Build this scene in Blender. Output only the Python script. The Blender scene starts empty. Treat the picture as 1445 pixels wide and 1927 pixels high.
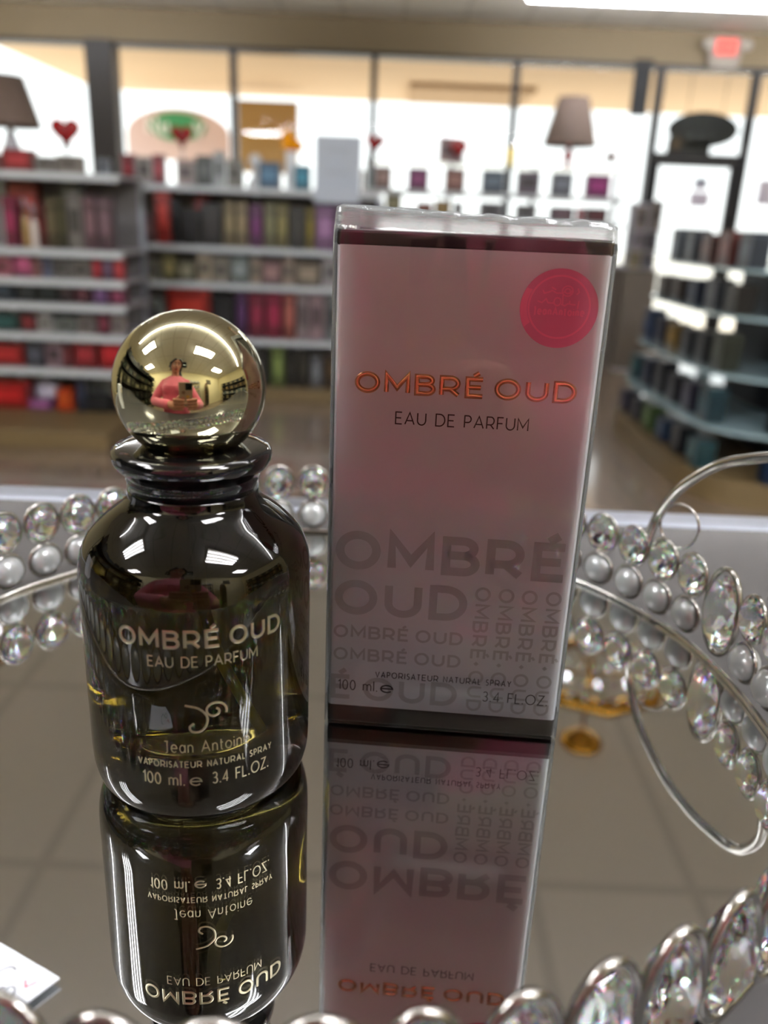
import bpy, bmesh, math, random
from mathutils import Vector, Matrix, Euler
random.seed(7)
PI = math.pi
C = bpy.context.scene.collection
sc = bpy.context.scene

# ------------------------------------------------------------------ camera
FPX, TH, RO = 1540.0, math.radians(19.25), math.radians(2.42)
CAM = Vector((0, 0, 1.25))
ZM = 1.099                                   # top face of the tray's mirror
fw = Vector((0, math.cos(TH), -math.sin(TH)))
u0 = Vector((0, math.sin(TH), math.cos(TH)))
r0 = Vector((1, 0, 0))
RV = math.cos(RO) * r0 + math.sin(RO) * u0
UV = -math.sin(RO) * r0 + math.cos(RO) * u0
def ray(x, y): return fw + RV * ((x - 722.5) / FPX) + UV * ((963.5 - y) / FPX)
def at(x, y, Y):
    d = ray(x, y); return CAM + d * (Y / d.y)
def on(x, y, z):
    d = ray(x, y); return CAM + d * ((z - CAM.z) / d.z)
cd = bpy.data.cameras.new('camera'); cam = bpy.data.objects.new('camera', cd); C.objects.link(cam)
cd.sensor_fit = 'VERTICAL'; cd.sensor_height = 24.0; cd.sensor_width = 18.0
cd.lens = FPX / 1927 * 24.0
cd.clip_start = 0.004; cd.clip_end = 200
m = Matrix((RV, UV, -fw)).transposed().to_4x4(); m.translation = CAM
cam.matrix_world = m
cd.dof.use_dof = True; cd.dof.focus_distance = 0.232; cd.dof.aperture_fstop = cd.lens / 3.2
sc.camera = cam

# ------------------------------------------------------------------ materials
def lin(h):
    h = h.lstrip('#'); v = [int(h[i:i + 2], 16) / 255 for i in (0, 2, 4)]
    return tuple((x / 12.92 if x <= .04045 else ((x + .055) / 1.055) ** 2.4) for x in v) + (1,)
MATS = {}
def mat(name, col='#808080', rough=.5, metal=0, emit=None, es=1, trans=0, ior=1.45, coat=0, spec=.5):
    if name in MATS: return MATS[name]
    mt = bpy.data.materials.new(name); mt.use_nodes = True
    b = mt.node_tree.nodes['Principled BSDF']
    b.inputs['Base Color'].default_value = lin(col) if isinstance(col, str) else col
    b.inputs['Roughness'].default_value = rough
    b.inputs['Metallic'].default_value = metal
    b.inputs['Transmission Weight'].default_value = trans
    b.inputs['IOR'].default_value = ior
    b.inputs['Coat Weight'].default_value = coat
    b.inputs['Coat Roughness'].default_value = .05
    b.inputs['Specular IOR Level'].default_value = spec
    if emit:
        b.inputs['Emission Color'].default_value = lin(emit)
        b.inputs['Emission Strength'].default_value = es
    MATS[name] = mt; return mt
def nd(mt, t, **kw):
    n = mt.node_tree.nodes.new(t)
    for k, v in kw.items(): setattr(n, k, v)
    return n
def bsdf(mt): return mt.node_tree.nodes['Principled BSDF']
def ln(mt, a, b): mt.node_tree.links.new(a, b)
def box_mat(hexcol):
    c = lin(hexcol); return mat('card_' + hexcol.strip('#'), tuple(x * .42 for x in c[:3]) + (1,), .38)

silver = mat('silver_wire', '#c9c7c2', .16, 1)
silver_dull = mat('brushed_aluminium', '#b3bac8', .42, 1)
gold_ball = mat('polished_pale_gold', '#c6c1a0', .02, 1)
gold_trim = mat('brass', '#b98a3a', .25, 1)
black_gloss = mat('black_gloss', '#070708', .06, 0, coat=.5)
dark_frame = mat('dark_bronze_frame', '#17171b', .4, .3)
white_metal = mat('white_shelf_metal', '#a8a8b0', .35)
rail_mat = mat('pale_price_rail', '#c2c9cf', .22)
grey_back = mat('grey_back_panel', '#747172', .5)

# mirror: glass front face over a silvered back
glass_clear = mat('clear_glass', '#ffffff', 0.0, 0, trans=1, ior=1.5)
mirror_silver = mat('mirror_silvering', '#dfe2e2', 0.0, 1)

def pane_material():
    mt = bpy.data.materials.new('window_pane_glass'); mt.use_nodes = True
    nt = mt.node_tree; nt.nodes.clear()
    o = nd(mt, 'ShaderNodeOutputMaterial'); t = nd(mt, 'ShaderNodeBsdfTransparent'); g = nd(mt, 'ShaderNodeBsdfGlossy')
    g.inputs['Roughness'].default_value = 0.01
    t.inputs['Color'].default_value = (.96, .98, .97, 1)
    f = nd(mt, 'ShaderNodeFresnel'); f.inputs['IOR'].default_value = 1.28
    mx = nd(mt, 'ShaderNodeMixShader')
    ln(mt, f.outputs[0], mx.inputs[0]); ln(mt, t.outputs[0], mx.inputs[1]); ln(mt, g.outputs[0], mx.inputs[2]); ln(mt, mx.outputs[0], o.inputs[0])
    return mt
pane_mat = pane_material()

def cello_material():
    mt = bpy.data.materials.new('cellophane'); mt.use_nodes = True
    nt = mt.node_tree; nt.nodes.clear()
    o = nd(mt, 'ShaderNodeOutputMaterial'); t = nd(mt, 'ShaderNodeBsdfTransparent'); g = nd(mt, 'ShaderNodeBsdfGlossy')
    g.inputs['Roughness'].default_value = 0.06
    t.inputs['Color'].default_value = (.97, .97, .97, 1)
    f = nd(mt, 'ShaderNodeFresnel'); f.inputs['IOR'].default_value = 1.75
    tc = nd(mt, 'ShaderNodeTexCoord'); mp = nd(mt, 'ShaderNodeMapping'); mp.inputs['Scale'].default_value = (60, 60, 14)
    mp.inputs['Rotation'].default_value = (0, .75, 0)
    nz = nd(mt, 'ShaderNodeTexNoise'); nz.inputs['Scale'].default_value = 1.0; nz.inputs['Detail'].default_value = 1.5
    # wrinkles gather towards the gathered top of the wrap
    sx = nd(mt, 'ShaderNodeSeparateXYZ'); mr = nd(mt, 'ShaderNodeMapRange')
    mr.inputs[1].default_value = .110; mr.inputs[2].default_value = .15; mr.inputs[3].default_value = .05; mr.inputs[4].default_value = .9
    bp = nd(mt, 'ShaderNodeBump'); bp.inputs['Distance'].default_value = .0022
    ln(mt, tc.outputs['Object'], mp.inputs[0]); ln(mt, mp.outputs[0], nz.inputs[0]); ln(mt, tc.outputs['Object'], sx.inputs[0])
    ln(mt, sx.outputs[2], mr.inputs[0]); ln(mt, mr.outputs[0], bp.inputs['Strength']); ln(mt, nz.outputs[0], bp.inputs['Height'])
    ln(mt, bp.outputs[0], g.inputs['Normal']); ln(mt, bp.outputs[0], f.inputs['Normal'])
    mx = nd(mt, 'ShaderNodeMixShader')
    ln(mt, f.outputs[0], mx.inputs[0]); ln(mt, t.outputs[0], mx.inputs[1]); ln(mt, g.outputs[0], mx.inputs[2]); ln(mt, mx.outputs[0], o.inputs[0])
    return mt
cello = cello_material()
def fold_material():
    mt = bpy.data.materials.new('folded_cellophane'); mt.use_nodes = True
    nt = mt.node_tree; nt.nodes.clear()
    o = nd(mt, 'ShaderNodeOutputMaterial'); t = nd(mt, 'ShaderNodeBsdfTransparent'); g = nd(mt, 'ShaderNodeBsdfGlossy'); d = nd(mt, 'ShaderNodeBsdfTranslucent'); d2 = nd(mt, 'ShaderNodeBsdfDiffuse')
    g.inputs['Roughness'].default_value = .15; d.inputs['Color'].default_value = (.5, .53, .53, 1); d2.inputs['Color'].default_value = (.3, .33, .34, 1)
    tc = nd(mt, 'ShaderNodeTexCoord'); mp = nd(mt, 'ShaderNodeMapping'); mp.inputs['Scale'].default_value = (90, 60, 700)
    nz = nd(mt, 'ShaderNodeTexNoise'); nz.inputs['Scale'].default_value = 1; nz.inputs['Detail'].default_value = 3
    ln(mt, tc.outputs['Object'], mp.inputs[0]); ln(mt, mp.outputs[0], nz.inputs[0])
    bp = nd(mt, 'ShaderNodeBump'); bp.inputs['Distance'].default_value = .0006; ln(mt, nz.outputs[0], bp.inputs['Height']); ln(mt, bp.outputs[0], g.inputs['Normal'])
    m1 = nd(mt, 'ShaderNodeMixShader'); m1.inputs[0].default_value = .5; ln(mt, d.outputs[0], m1.inputs[1]); ln(mt, d2.outputs[0], m1.inputs[2])
    m2 = nd(mt, 'ShaderNodeMixShader'); m2.inputs[0].default_value = .30; ln(mt, m1.outputs[0], m2.inputs[1]); ln(mt, g.outputs[0], m2.inputs[2])
    m3 = nd(mt, 'ShaderNodeMixShader'); m3.inputs[0].default_value = .5; ln(mt, t.outputs[0], m3.inputs[1]); ln(mt, m2.outputs[0], m3.inputs[2])
    ln(mt, m3.outputs[0], o.inputs[0]); return mt
fold_mat = fold_material()

def crystal_material():
    # clear cut glass; part of the light is split by colour (a slightly different index for red, green and blue)
    mt = bpy.data.materials.new('cut_crystal'); mt.use_nodes = True
    nt = mt.node_tree; nt.nodes.clear(); o = nd(mt, 'ShaderNodeOutputMaterial'); prev = None
    for col, ior in (((1, 0, 0, 1), 1.535), ((0, 1, 0, 1), 1.56), ((0, 0, 1, 1), 1.585)):
        g = nd(mt, 'ShaderNodeBsdfGlass'); g.inputs['Color'].default_value = col; g.inputs['IOR'].default_value = ior; g.inputs['Roughness'].default_value = 0
        if prev is None: prev = g
        else:
            a = nd(mt, 'ShaderNodeAddShader'); ln(mt, prev.outputs[0], a.inputs[0]); ln(mt, g.outputs[0], a.inputs[1]); prev = a
    p = nd(mt, 'ShaderNodeBsdfGlass'); p.inputs['IOR'].default_value = 1.56; p.inputs['Roughness'].default_value = 0; p.inputs['Color'].default_value = (.98, 1, 1, 1)
    m = nd(mt, 'ShaderNodeMixShader'); m.inputs[0].default_value = .15
    ln(mt, p.outputs[0], m.inputs[1]); ln(mt, prev.outputs[0], m.inputs[2]); ln(mt, m.outputs[0], o.inputs[0]); return mt
crystal_mat = crystal_material()
pearl_mat = mat('pearl', '#adb0b0', .22, .3, coat=.8)
bsdf(pearl_mat).inputs['Sheen Weight'].default_value = .3

def bottle_glass():
    mt = mat('smoked_bottle_glass', '#ffffff', 0.0, 0, trans=1, ior=1.5)
    tc = nd(mt, 'ShaderNodeTexCoord'); sx = nd(mt, 'ShaderNodeSeparateXYZ'); mr = nd(mt, 'ShaderNodeMapRange')
    mr.inputs[1].default_value = 0; mr.inputs[2].default_value = .09
    cr = nd(mt, 'ShaderNodeValToRGB'); e = cr.color_ramp.elements
    stops = [(0.0, (.014, .0135, .013)), (.16, (.017, .016, .014)), (.24, (.030, .028, .020)), (.32, (.080, .075, .032)), (.56, (.080, .072, .026)), (.66, (.042, .036, .016)), (.75, (.012, .010, .008)), (.84, (.005, .005, .005)), (1.0, (.005, .005, .005))]
    while len(e) < len(stops): e.new(.5)
    for el, (p, c) in zip(e, stops): el.position = p; el.color = c + (1,)
    ln(mt, tc.outputs['Object'], sx.inputs[0]); ln(mt, sx.outputs[2], mr.inputs[0]); ln(mt, mr.outputs[0], cr.inputs[0]); ln(mt, cr.outputs[0], bsdf(mt).inputs['Base Color'])
    return mt
smoked = bottle_glass()
liquid_mat = mat('olive_perfume', (.80, .70, .30, 1), 0.0, 0, trans=1, ior=1.36 / 1.5)
tube_mat = mat('pale_dip_tube', '#9a9440', .3, 0)
letter_silver = mat('silver_print', '#b9b094', .3, 1)

# ------------------------------------------------------------------ mesh helpers
def link(name, bm, mt, parent=None, smooth=False, loc=None):
    me = bpy.data.meshes.new(name); bm.normal_update(); bm.to_mesh(me); bm.free()
    for x in (mt if isinstance(mt, (list, tuple)) else [mt]): me.materials.append(x)
    if smooth:
        for p in me.polygons: p.use_smooth = True
    o = bpy.data.objects.new(name, me); C.objects.link(o)
    if parent: o.parent = parent
    if loc is not None: o.location = loc
    return o
def tag(o, label=None, cat=None, group=None, kind=None):
    if label: o['label'] = label
    if cat: o['category'] = cat
    if group: o['group'] = group
    if kind: o['kind'] = kind
    return o
def empty(name, loc, label, cat, group=None, rz=0):
    o = bpy.data.objects.new(name, None); C.objects.link(o); o.location = loc; o.rotation_euler = (0, 0, rz)
    o.empty_display_size = .05
    return tag(o, label, cat, group)
def struct(name, bm, mt):
    return tag(link(name, bm, mt), kind='structure')
def copy_tree(o, parent=None):
    c = o.copy(); C.objects.link(c)
    if parent: c.parent = parent
    for ch in list(o.children): copy_tree(ch, c)
    return c
def bx(bm, x0, x1, y0, y1, z0, z1, bev=0, mi=0):
    before = set(bm.verts)
    r = bmesh.ops.create_cube(bm, size=1, matrix=Matrix.Translation(((x0 + x1) / 2, (y0 + y1) / 2, (z0 + z1) / 2)) @ Matrix.Diagonal((x1 - x0, y1 - y0, z1 - z0, 1)))
    fs = list({f for v in r['verts'] for f in v.link_faces})
    for f in fs: f.material_index = mi
    if bev:
        es = list({e for v in r['verts'] for e in v.link_edges})
        bmesh.ops.bevel(bm, geom=es, offset=bev, segments=2, affect='EDGES', profile=.5)
    return bm
def B(): return bmesh.new()
def lathe(bm, prof, seg=48, cx=0, cy=0, mi=0):
    rings = []
    for r, z in prof:
        if r < 1e-7: rings.append([bm.verts.new((cx, cy, z))])
        else: rings.append([bm.verts.new((cx + r * math.cos(2 * PI * i / seg), cy + r * math.sin(2 * PI * i / seg), z)) for i in range(seg)])
    for a, b in zip(rings, rings[1:]):
        for i in range(seg):
            j = (i + 1) % seg
            if len(a) == 1 and len(b) == 1: continue
            if len(a) == 1: f = bm.faces.new((a[0], b[j], b[i]))
            elif len(b) == 1: f = bm.faces.new((a[i], a[j], b[0]))
            else: f = bm.faces.new((a[i], a[j], b[j], b[i]))
            f.material_index = mi; f.smooth = True
    return bm
def crom(pts, n=8, closed=False):
    P = [Vector(p) for p in pts]; out = []; N = len(P)
    rng = range(N) if closed else range(N - 1)
    for i in rng:
        p1, p2 = P[i], P[(i + 1) % N]
        p0 = P[(i - 1) % N] if closed or i > 0 else p1 * 2 - p2
        p3 = P[(i + 2) % N] if closed or i + 2 < N else p2 * 2 - p1
        for k in range(n):
            t = k / n
            out.append(.5 * ((2 * p1) + (p2 - p0) * t + (2 * p0 - 5 * p1 + 4 * p2 - p3) * t * t + (3 * p1 - p0 - 3 * p2 + p3) * t ** 3))
    if not closed: out.append(P[-1])
    return out
def tube(bm, pts, r, seg=10, closed=False, mi=0):
    P = [Vector(p) for p in pts]; N = len(P); rad = r if isinstance(r, (list, tuple)) else [r] * N
    prevn = None; rings = []
    for i, p in enumerate(P):
        a = P[(i - 1) % N] if closed or i > 0 else p; b = P[(i + 1) % N] if closed or i < N - 1 else p
        t = (b - a).normalized()
        if prevn is None:
            prevn = t.orthogonal().normalized()
        nrm = (prevn - t * prevn.dot(t)).normalized(); prevn = nrm; bn = t.cross(nrm)
        rings.append([bm.verts.new(p + (nrm * math.cos(2 * PI * k / seg) + bn * math.sin(2 * PI * k / seg)) * rad[i]) for k in range(seg)])
    for i in range(N if closed else N - 1):
        A, Bb = rings[i], rings[(i + 1) % N]
        off = 0
        if closed and i == N - 1:
            off = min(range(seg), key=lambda o: (A[0].co - Bb[o].co).length)
        for k in range(seg):
            f = bm.faces.new((A[k], A[(k + 1) % seg], Bb[(k + 1 + off) % seg], Bb[(k + off) % seg])); f.smooth = True; f.material_index = mi
    if not closed:
        bm.faces.new(rings[0][::-1]).material_index = mi; bm.faces.new(rings[-1]).material_index = mi
    return bm
def prism(bm, poly, y0, y1, mi=0):
    """poly of (x, z) points extruded from y0 to y1"""
    a = [bm.verts.new((x, y0, z)) for x, z in poly]; b = [bm.verts.new((x, y1, z)) for x, z in poly]
    n = len(poly)
    fs = [bm.faces.new(a), bm.faces.new(b[::-1])]
    for i in range(n): fs.append(bm.faces.new((a[i], b[i], b[(i + 1) % n], a[(i + 1) % n])))
    for f in fs: f.material_index = mi
    bmesh.ops.recalc_face_normals(bm, faces=fs)
    return bm

# ------------------------------------------------------------------ lettering (a monoline alphabet drawn with strokes)
def arc(cx, cy, rx, ry, a0, a1, n=14):
    return [(cx + rx * math.cos(math.radians(a0 + (a1 - a0) * i / n)), cy + ry * math.sin(math.radians(a0 + (a1 - a0) * i / n))) for i in range(n + 1)]
G = {
 'O': (1.0, [arc(.5, .5, .5, .5, 0, 360, 40)]), 'M': (.92, [[(0, 0), (0, 1), (.46, .25), (.92, 1), (.92, 0)]]),
 'B': (.62, [[(0, .53), (.36, .53)] + arc(.36, .765, .235, .235, -90, 90)[1:] + [(0, 1), (0, 0), (.38, 0)] + arc(.38, .265, .265, .265, -90, 90)[1:]]),
 'R': (.66, [[(0, 0), (0, 1), (.34, 1)] + arc(.34, .67, .3, .33, 90, -90)[1:] + [(0, .34)], [(.34, .34), (.66, 0)]]),
 'E': (.56, [[(.56, 1), (0, 1), (0, 0), (.58, 0)], [(0, .51), (.5, .51)]]),
 'U': (.74, [[(0, 1), (0, .37)] + arc(.37, .37, .37, .37, 180, 360) + [(.74, 1)]]),
 'D': (.80, [[(0, 0), (0, 1), (.33, 1)] + arc(.33, .5, .47, .5, 90, -90)[1:] + [(0, 0)]]),
 'A': (.84, [[(0, 0), (.42, 1), (.84, 0)], [(.15, .32), (.69, .32)]]), 'P': (.58, [[(0, 0), (0, 1), (.3, 1)] + arc(.3, .72, .28, .28, 90, -90)[1:] + [(0, .44)]]),
 'F': (.5, [[(.52, 1), (0, 1), (0, 0)], [(0, .5), (.46, .5)]]), 'V': (.8, [[(0, 1), (.4, 0), (.8, 1)]]), 'I': (.02, [[(0, 0), (0, 1)]]),
 'S': (.5, [arc(.26, .75, .23, .25, 40, 250, 14) + arc(.25, .25, .25, .26, 75, -145, 14)]), 'T': (.62, [[(0, 1), (.62, 1)], [(.31, 1), (.31, 0)]]),
 'N': (.74, [[(0, 0), (0, 1), (.74, 0), (.74, 1)]]), 'L': (.46, [[(0, 1), (0, 0), (.46, 0)]]), 'Y': (.74, [[(0, 1), (.37, .46), (.74, 1)], [(.37, .46), (.37, 0)]]),
 'Z': (.62, [[(0, 1), (.62, 1), (0, 0), (.64, 0)]]), 'X': (.66, [[(0, 0), (.66, 1)], [(0, 1), (.66, 0)]]), '.': (.06, [[(.03, -.03), (.03, .09)]]),
 '0': (.56, [arc(.28, .5, .28, .5, 0, 360, 28)]), '1': (.22, [[(0, .8), (.22, 1), (.22, 0)]]),
 '3': (.5, [arc(.23, .76, .22, .24, 150, -90, 14) + arc(.23, .26, .26, .26, 90, -150, 14)]), '4': (.6, [[(.44, 0), (.44, 1), (0, .25), (.6, .25)]]),
 'm': (.9, [[(0, 0), (0, .68)], [(0, .4)] + arc(.22, .42, .22, .26, 180, 0) + [(.44, 0)], [(.44, .4)] + arc(.66, .42, .22, .26, 180, 0) + [(.88, 0)]]),
 'l': (.02, [[(0, 0), (0, 1.05)]]), 'e': (.62, [[(.02, .36), (.6, .36)] + arc(.31, .35, .3, .35, 2, 315, 22)]),
 '@': (.9, [[(.02, .42), (.86, .42)] + arc(.44, .4, .43, .45, 2, 318, 26)]),
 'J': (.42, [[(.05, 1), (.42, 1)], [(.30, 1), (.30, .1)] + arc(.12, .1, .18, .2, 0, -100)]),
 'a': (.56, [arc(.26, .34, .26, .34, 0, 360, 22), [(.54, .7), (.54, 0)]]), 'n': (.48, [[(0, 0), (0, .68)], [(0, .4)] + arc(.24, .42, .24, .26, 180, 0) + [(.48, 0)]]),
 't': (.3, [[(.12, .95), (.12, .12)] + arc(.24, .12, .12, .12, 180, 290), [(0, .66), (.3, .66)]]), 'o': (.62, [arc(.31, .34, .31, .34, 0, 360, 24)]),
 'i': (.02, [[(0, 0), (0, .66)], [(0, .86), (0, .93)]]), 'u': (.48, [[(0, .68), (0, .26)] + arc(.24, .26, .24, .26, 180, 360), [(.48, .68), (.48, 0)]]),
 'y': (.56, [[(0, .68), (.28, 0)], [(.56, .68), (.2, -.25)]]), '-': (.12, [[(.0, .42), (.06, .48), (.12, .42), (.06, .36), (0, .42)]]), ' ': (.34, []),
}
G['É'] = (.56, G['E'][1] + [[(.22, 1.16), (.42, 1.36)]])
G['G'] = (.8, [arc(.45, .5, .43, .5, 50, 330, 20) + [(.85, .46), (.5, .46)]])
WIDE = {'M': 1.2, 'B': 1.32, 'R': 1.3, 'E': 1.36, 'É': 1.36, 'U': 1.2, 'D': 1.14, 'O': 1.06}
def layout(s, x0, x1, y0, cap, w, track=.3):
    """strokes of a line of text whose ink fills x0..x1, baseline y0, cap height cap, stroke width w"""
    heavy = w > .12 * cap; wd = lambda ch: WIDE.get(ch, 1) if heavy else 1
    if heavy: track = .46
    adv = []; x = 0
    for ch in s:
        adv.append(x); x += G[ch][0] * wd(ch) + track
    x -= track
    ux = (x1 - x0 - w) / x; uy = cap - w; out = []
    for ch, a in zip(s, adv):
        for pl in G[ch][1]:
            out.append([(x0 + w / 2 + (a + px * wd(ch)) * ux, y0 + w / 2 + py * uy) for px, py in pl])
    return out
def ribbon(bm, pl, w, f, h=0.0, step=None, lift=0.0, mi=0):
    """pl: centre line (u, v); f(u, v, height) -> point; domed when h > 0"""
    pl = [p for i, p in enumerate(pl) if i == 0 or math.hypot(p[0] - pl[i - 1][0], p[1] - pl[i - 1][1]) > 1e-7]
    if step:
        q = [pl[0]]
        for a, b in zip(pl, pl[1:]):
            n = max(1, int(math.hypot(b[0] - a[0], b[1] - a[1]) / step))
            q += [(a[0] + (b[0] - a[0]) * i / n, a[1] + (b[1] - a[1]) * i / n) for i in range(1, n + 1)]
        pl = q
    closed = len(pl) > 3 and math.hypot(pl[0][0] - pl[-1][0], pl[0][1] - pl[-1][1]) < 1e-9
    if closed: pl = pl[:-1]
    N = len(pl); prof = [(-1, 0), (-.62, .8), (0, 1), (.62, .8), (1, 0)] if h else [(-1, 0), (1, 0)]
    rows = []
    def nrm(a, b):
        d = math.hypot(b[0] - a[0], b[1] - a[1]) or 1e-9
        return (-(b[1] - a[1]) / d, (b[0] - a[0]) / d)
    for i in range(N):
        pa = pl[(i - 1) % N] if closed or i > 0 else None; pb = pl[(i + 1) % N] if closed or i < N - 1 else None
        p = pl[i]
        if pa is None: n = nrm(p, pb); k = 1
        elif pb is None: n = nrm(pa, p); k = 1
        else:
            n1, n2 = nrm(pa, p), nrm(p, pb); sx, sy = n1[0] + n2[0], n1[1] + n2[1]; L = math.hypot(sx, sy)
            if L < .3: n, k = n2, 1
            else:
                n = (sx / L, sy / L); k = min(2.2, 1 / max(.3, n[0] * n1[0] + n[1] * n1[1]))
        rows.append([bm.verts.new(f(p[0] + n[0] * s * k * w / 2, p[1] + n[1] * s * k * w / 2, lift + hh * h)) for s, hh in prof])
    for i in range(N if closed else N - 1):
        a, b = rows[i], rows[(i + 1) % N]
        for k in range(len(prof) - 1):
            fc = bm.faces.new((a[k], b[k], b[k + 1], a[k + 1])); fc.material_index = mi
            if h: fc.smooth = True
    return bm
def lettering(name, lines, f, mt, parent, h=0.0, step=None, lift=0.0):
    bm = B()
    for s, x0, x1, y0, cap, w in lines:
        for pl in (layout(s, x0, x1, y0, cap, w) if isinstance(s, str) else s): ribbon(bm, pl, w, f, h, step, lift)
    bmesh.ops.recalc_face_normals(bm, faces=bm.faces[:])
    return link(name, bm, mt, parent)

# ================================================================== THE ROOM
X0, X1, Y0, Y1, ZC = -5.0, 5.2, -3.2, 9.5, 3.25
def floor_material():
    mt = mat('vinyl_plank_floor', '#6f6157', .26, spec=.8, coat=1)
    bsdf(mt).inputs['Coat Roughness'].default_value = .1
    tc = nd(mt, 'ShaderNodeTexCoord'); mp = nd(mt, 'ShaderNodeMapping'); mp.inputs['Scale'].default_value = (1, 1, 1); mp.inputs['Rotation'].default_value = (0, 0, PI / 2)
    br = nd(mt, 'ShaderNodeTexBrick'); br.inputs['Scale'].default_value = 1.0; br.inputs['Brick Width'].default_value = 1.2; br.inputs['Row Height'].default_value = .18
    br.inputs['Color1'].default_value = lin('#7d6c5d'); br.inputs['Color2'].default_value = lin('#8a7969'); br.inputs['Mortar'].default_value = lin('#4a3d34'); br.inputs['Mortar Size'].default_value = .004
    ln(mt, tc.outputs['Object'], mp.inputs[0]); ln(mt, mp.outputs[0], br.inputs[0]); ln(mt, br.outputs[0], bsdf(mt).inputs['Base Color'])
    return mt
def ceiling_material():
    mt = mat('ceiling_tiles', '#d8cec4', .9)
    tc = nd(mt, 'ShaderNodeTexCoord')
    br = nd(mt, 'ShaderNodeTexBrick'); br.offset = 0; br.inputs['Scale'].default_value = 1.0; br.inputs['Brick Width'].default_value = .61; br.inputs['Row Height'].default_value = 1.22
    br.inputs['Color1'].default_value = lin('#e2dfdb'); br.inputs['Color2'].default_value = lin('#dedbd6'); br.inputs['Mortar'].default_value = lin('#cecbc7'); br.inputs['Mortar Size'].default_value = .024
    ln(mt, tc.outputs['Object'], br.inputs[0]); ln(mt, br.outputs[0], bsdf(mt).inputs['Base Color'])
    return mt
cream = mat('cream_yellow_wall_paint', '#d8cca4', .8)
beige = mat('beige_header_paint', '#7f7159', .7)
struct('floor', bx(B(), X0, X1, Y0, Y1, -.1, 0), floor_material())
struct('ceiling', bx(B(), X0, X1, Y0, Y1, ZC, ZC + .1), ceiling_material())
struct('wall_back', bx(B(), X0, X1, Y0 - .12, Y0, 0, ZC), cream)
struct('wall_left', bx(B(), X0 - .12, X0, Y0 - .12, Y1 + .15, 0, ZC), cream)
struct('wall_right', bx(B(), X1, X1 + .12, Y0 - .12, Y1 + .15, 0, ZC), cream)
bm = B(); bx(bm, X0, X1, Y1, Y1 + .15, 2.93, ZC + .1)
for x in (-2.45, -.3, 1.18): bx(bm, x - .008, x + .008, Y1 - .004, Y1, 2.93, ZC)
struct('wall_front', bm, beige)
struct('trim_1', bx(B(), X0, X1, Y1 - .03, Y1 + .17, 2.895, 2.93), dark_frame)
struct('trim_2', bx(B(), X0, 2.62, Y1, Y1 + .15, 0, .12), dark_frame)
struct('column', bx(B(), -3.26, -2.98, Y1 - .1, Y1 + .16, 0, 2.93), mat('dark_column_cladding', '#252222', .45))
DJ0, DJ1, DH = 2.74, 3.63, 2.05
mull = [-4.6, -1.76, -.294, 1.184, DJ0 - .06, DJ1 + .04]
for i, x in enumerate(mull):
    struct('trim_%d' % (i + 3), bx(B(), x - .032, x + .032, Y1 - .02, Y1 + .12, 0, 2.93), dark_frame)
edges = [(X0, -4.632), (-4.568, -3.26), (-2.98, -1.792), (-1.728, -.326), (-.262, 1.152), (1.216, DJ0 - .092), (DJ1 + .072, X1)]
for i, (a, b) in enumerate(edges):
    struct('window_%d' % (i + 1), bx(B(), a, b, Y1 + .045, Y1 + .055, .12 if b < 2.7 else 0, 2.93), pane_mat)
# transom over the door and the door itself
struct('window_8', bx(B(), DJ0 - .028, DJ1 + .008, Y1 + .045, Y1 + .055, DH + .05, 2.93), pane_mat)
struct('trim_9', bx(B(), DJ0 - .028, DJ1 + .008, Y1, Y1 + .12, DH, DH + .055), dark_frame)
dr = empty('door_1', (0, 0, 0), None, None); dr['kind'] = 'structure'
bm = B(); y0, y1 = Y1 + .02, Y1 + .07
bx(bm, DJ0 - .02, DJ0 + .045, y0, y1, .01, DH - .005); bx(bm, DJ1 - .075, DJ1, y0, y1, .01, DH - .005); bx(bm, DJ0 + .045, DJ1 - .075, y0, y1, DH - .07, DH - .005); bx(bm, DJ0 + .045, DJ1 - .075, y0, y1, .01, .07)
link('door_frame', bm, dark_frame, dr)
link('door_pane', bx(B(), DJ0 + .045, DJ1 - .075, Y1 + .042, Y1 + .048, .07, DH - .07), pane_mat, dr)
bm = B(); tube(bm, [(DJ1 - .1, Y1 - .03, .95), (DJ1 - .1, Y1 - .03, 1.2)], .012); bx(bm, DJ1 - .106, DJ1 - .094, Y1 - .03, Y1 + .02, .96, .98); bx(bm, DJ1 - .106, DJ1 - .094, Y1 - .03, Y1 + .02, 1.17, 1.19)
link('door_handle', bm, silver_dull, dr)
paper = mat('white_paper', '#a9a3b0', .8)
for i, (xa, ya, xb, yb, nm) in enumerate(((1308, 334, 1329, 358, 'grey and white notice taped to the upper glass of the door'), (1299, 361, 1332, 390, 'blank pale notice below the grey one on the door glass'), (1430, 338, 1470, 388, 'pale notice taped to the window beside the door'))):
    a, b = at(xa, ya, Y1 + .035), at(xb, yb, Y1 + .035)
    bm = bx(B(), a.x, b.x, Y1 + .034, Y1 + .0448, b.z, a.z)
    mts = [paper, mat('grey_print', '#6c7480', .7)]
    if i == 0: bx(bm, a.x, b.x, Y1 + .033, Y1 + .034, a.z - .07, a.z, 0, 1)
    tag(link('window_notice', bm, mts), nm, 'notice')

# ------------------------------------------------------------------ outside
struct('sidewalk', bx(B(), -14, 14, Y1 + .15, 14, -.15, -.02), mat('pale_concrete', '#cfc9be', .8))
struct('parking_lot', bx(B(), -40, 40, 14, 70, -.25, -.12), mat('sunlit_asphalt', '#b5b2ac', .9))
stucco = mat('peach_stucco', '#dcbf9f', .85)
bm = B()
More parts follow.
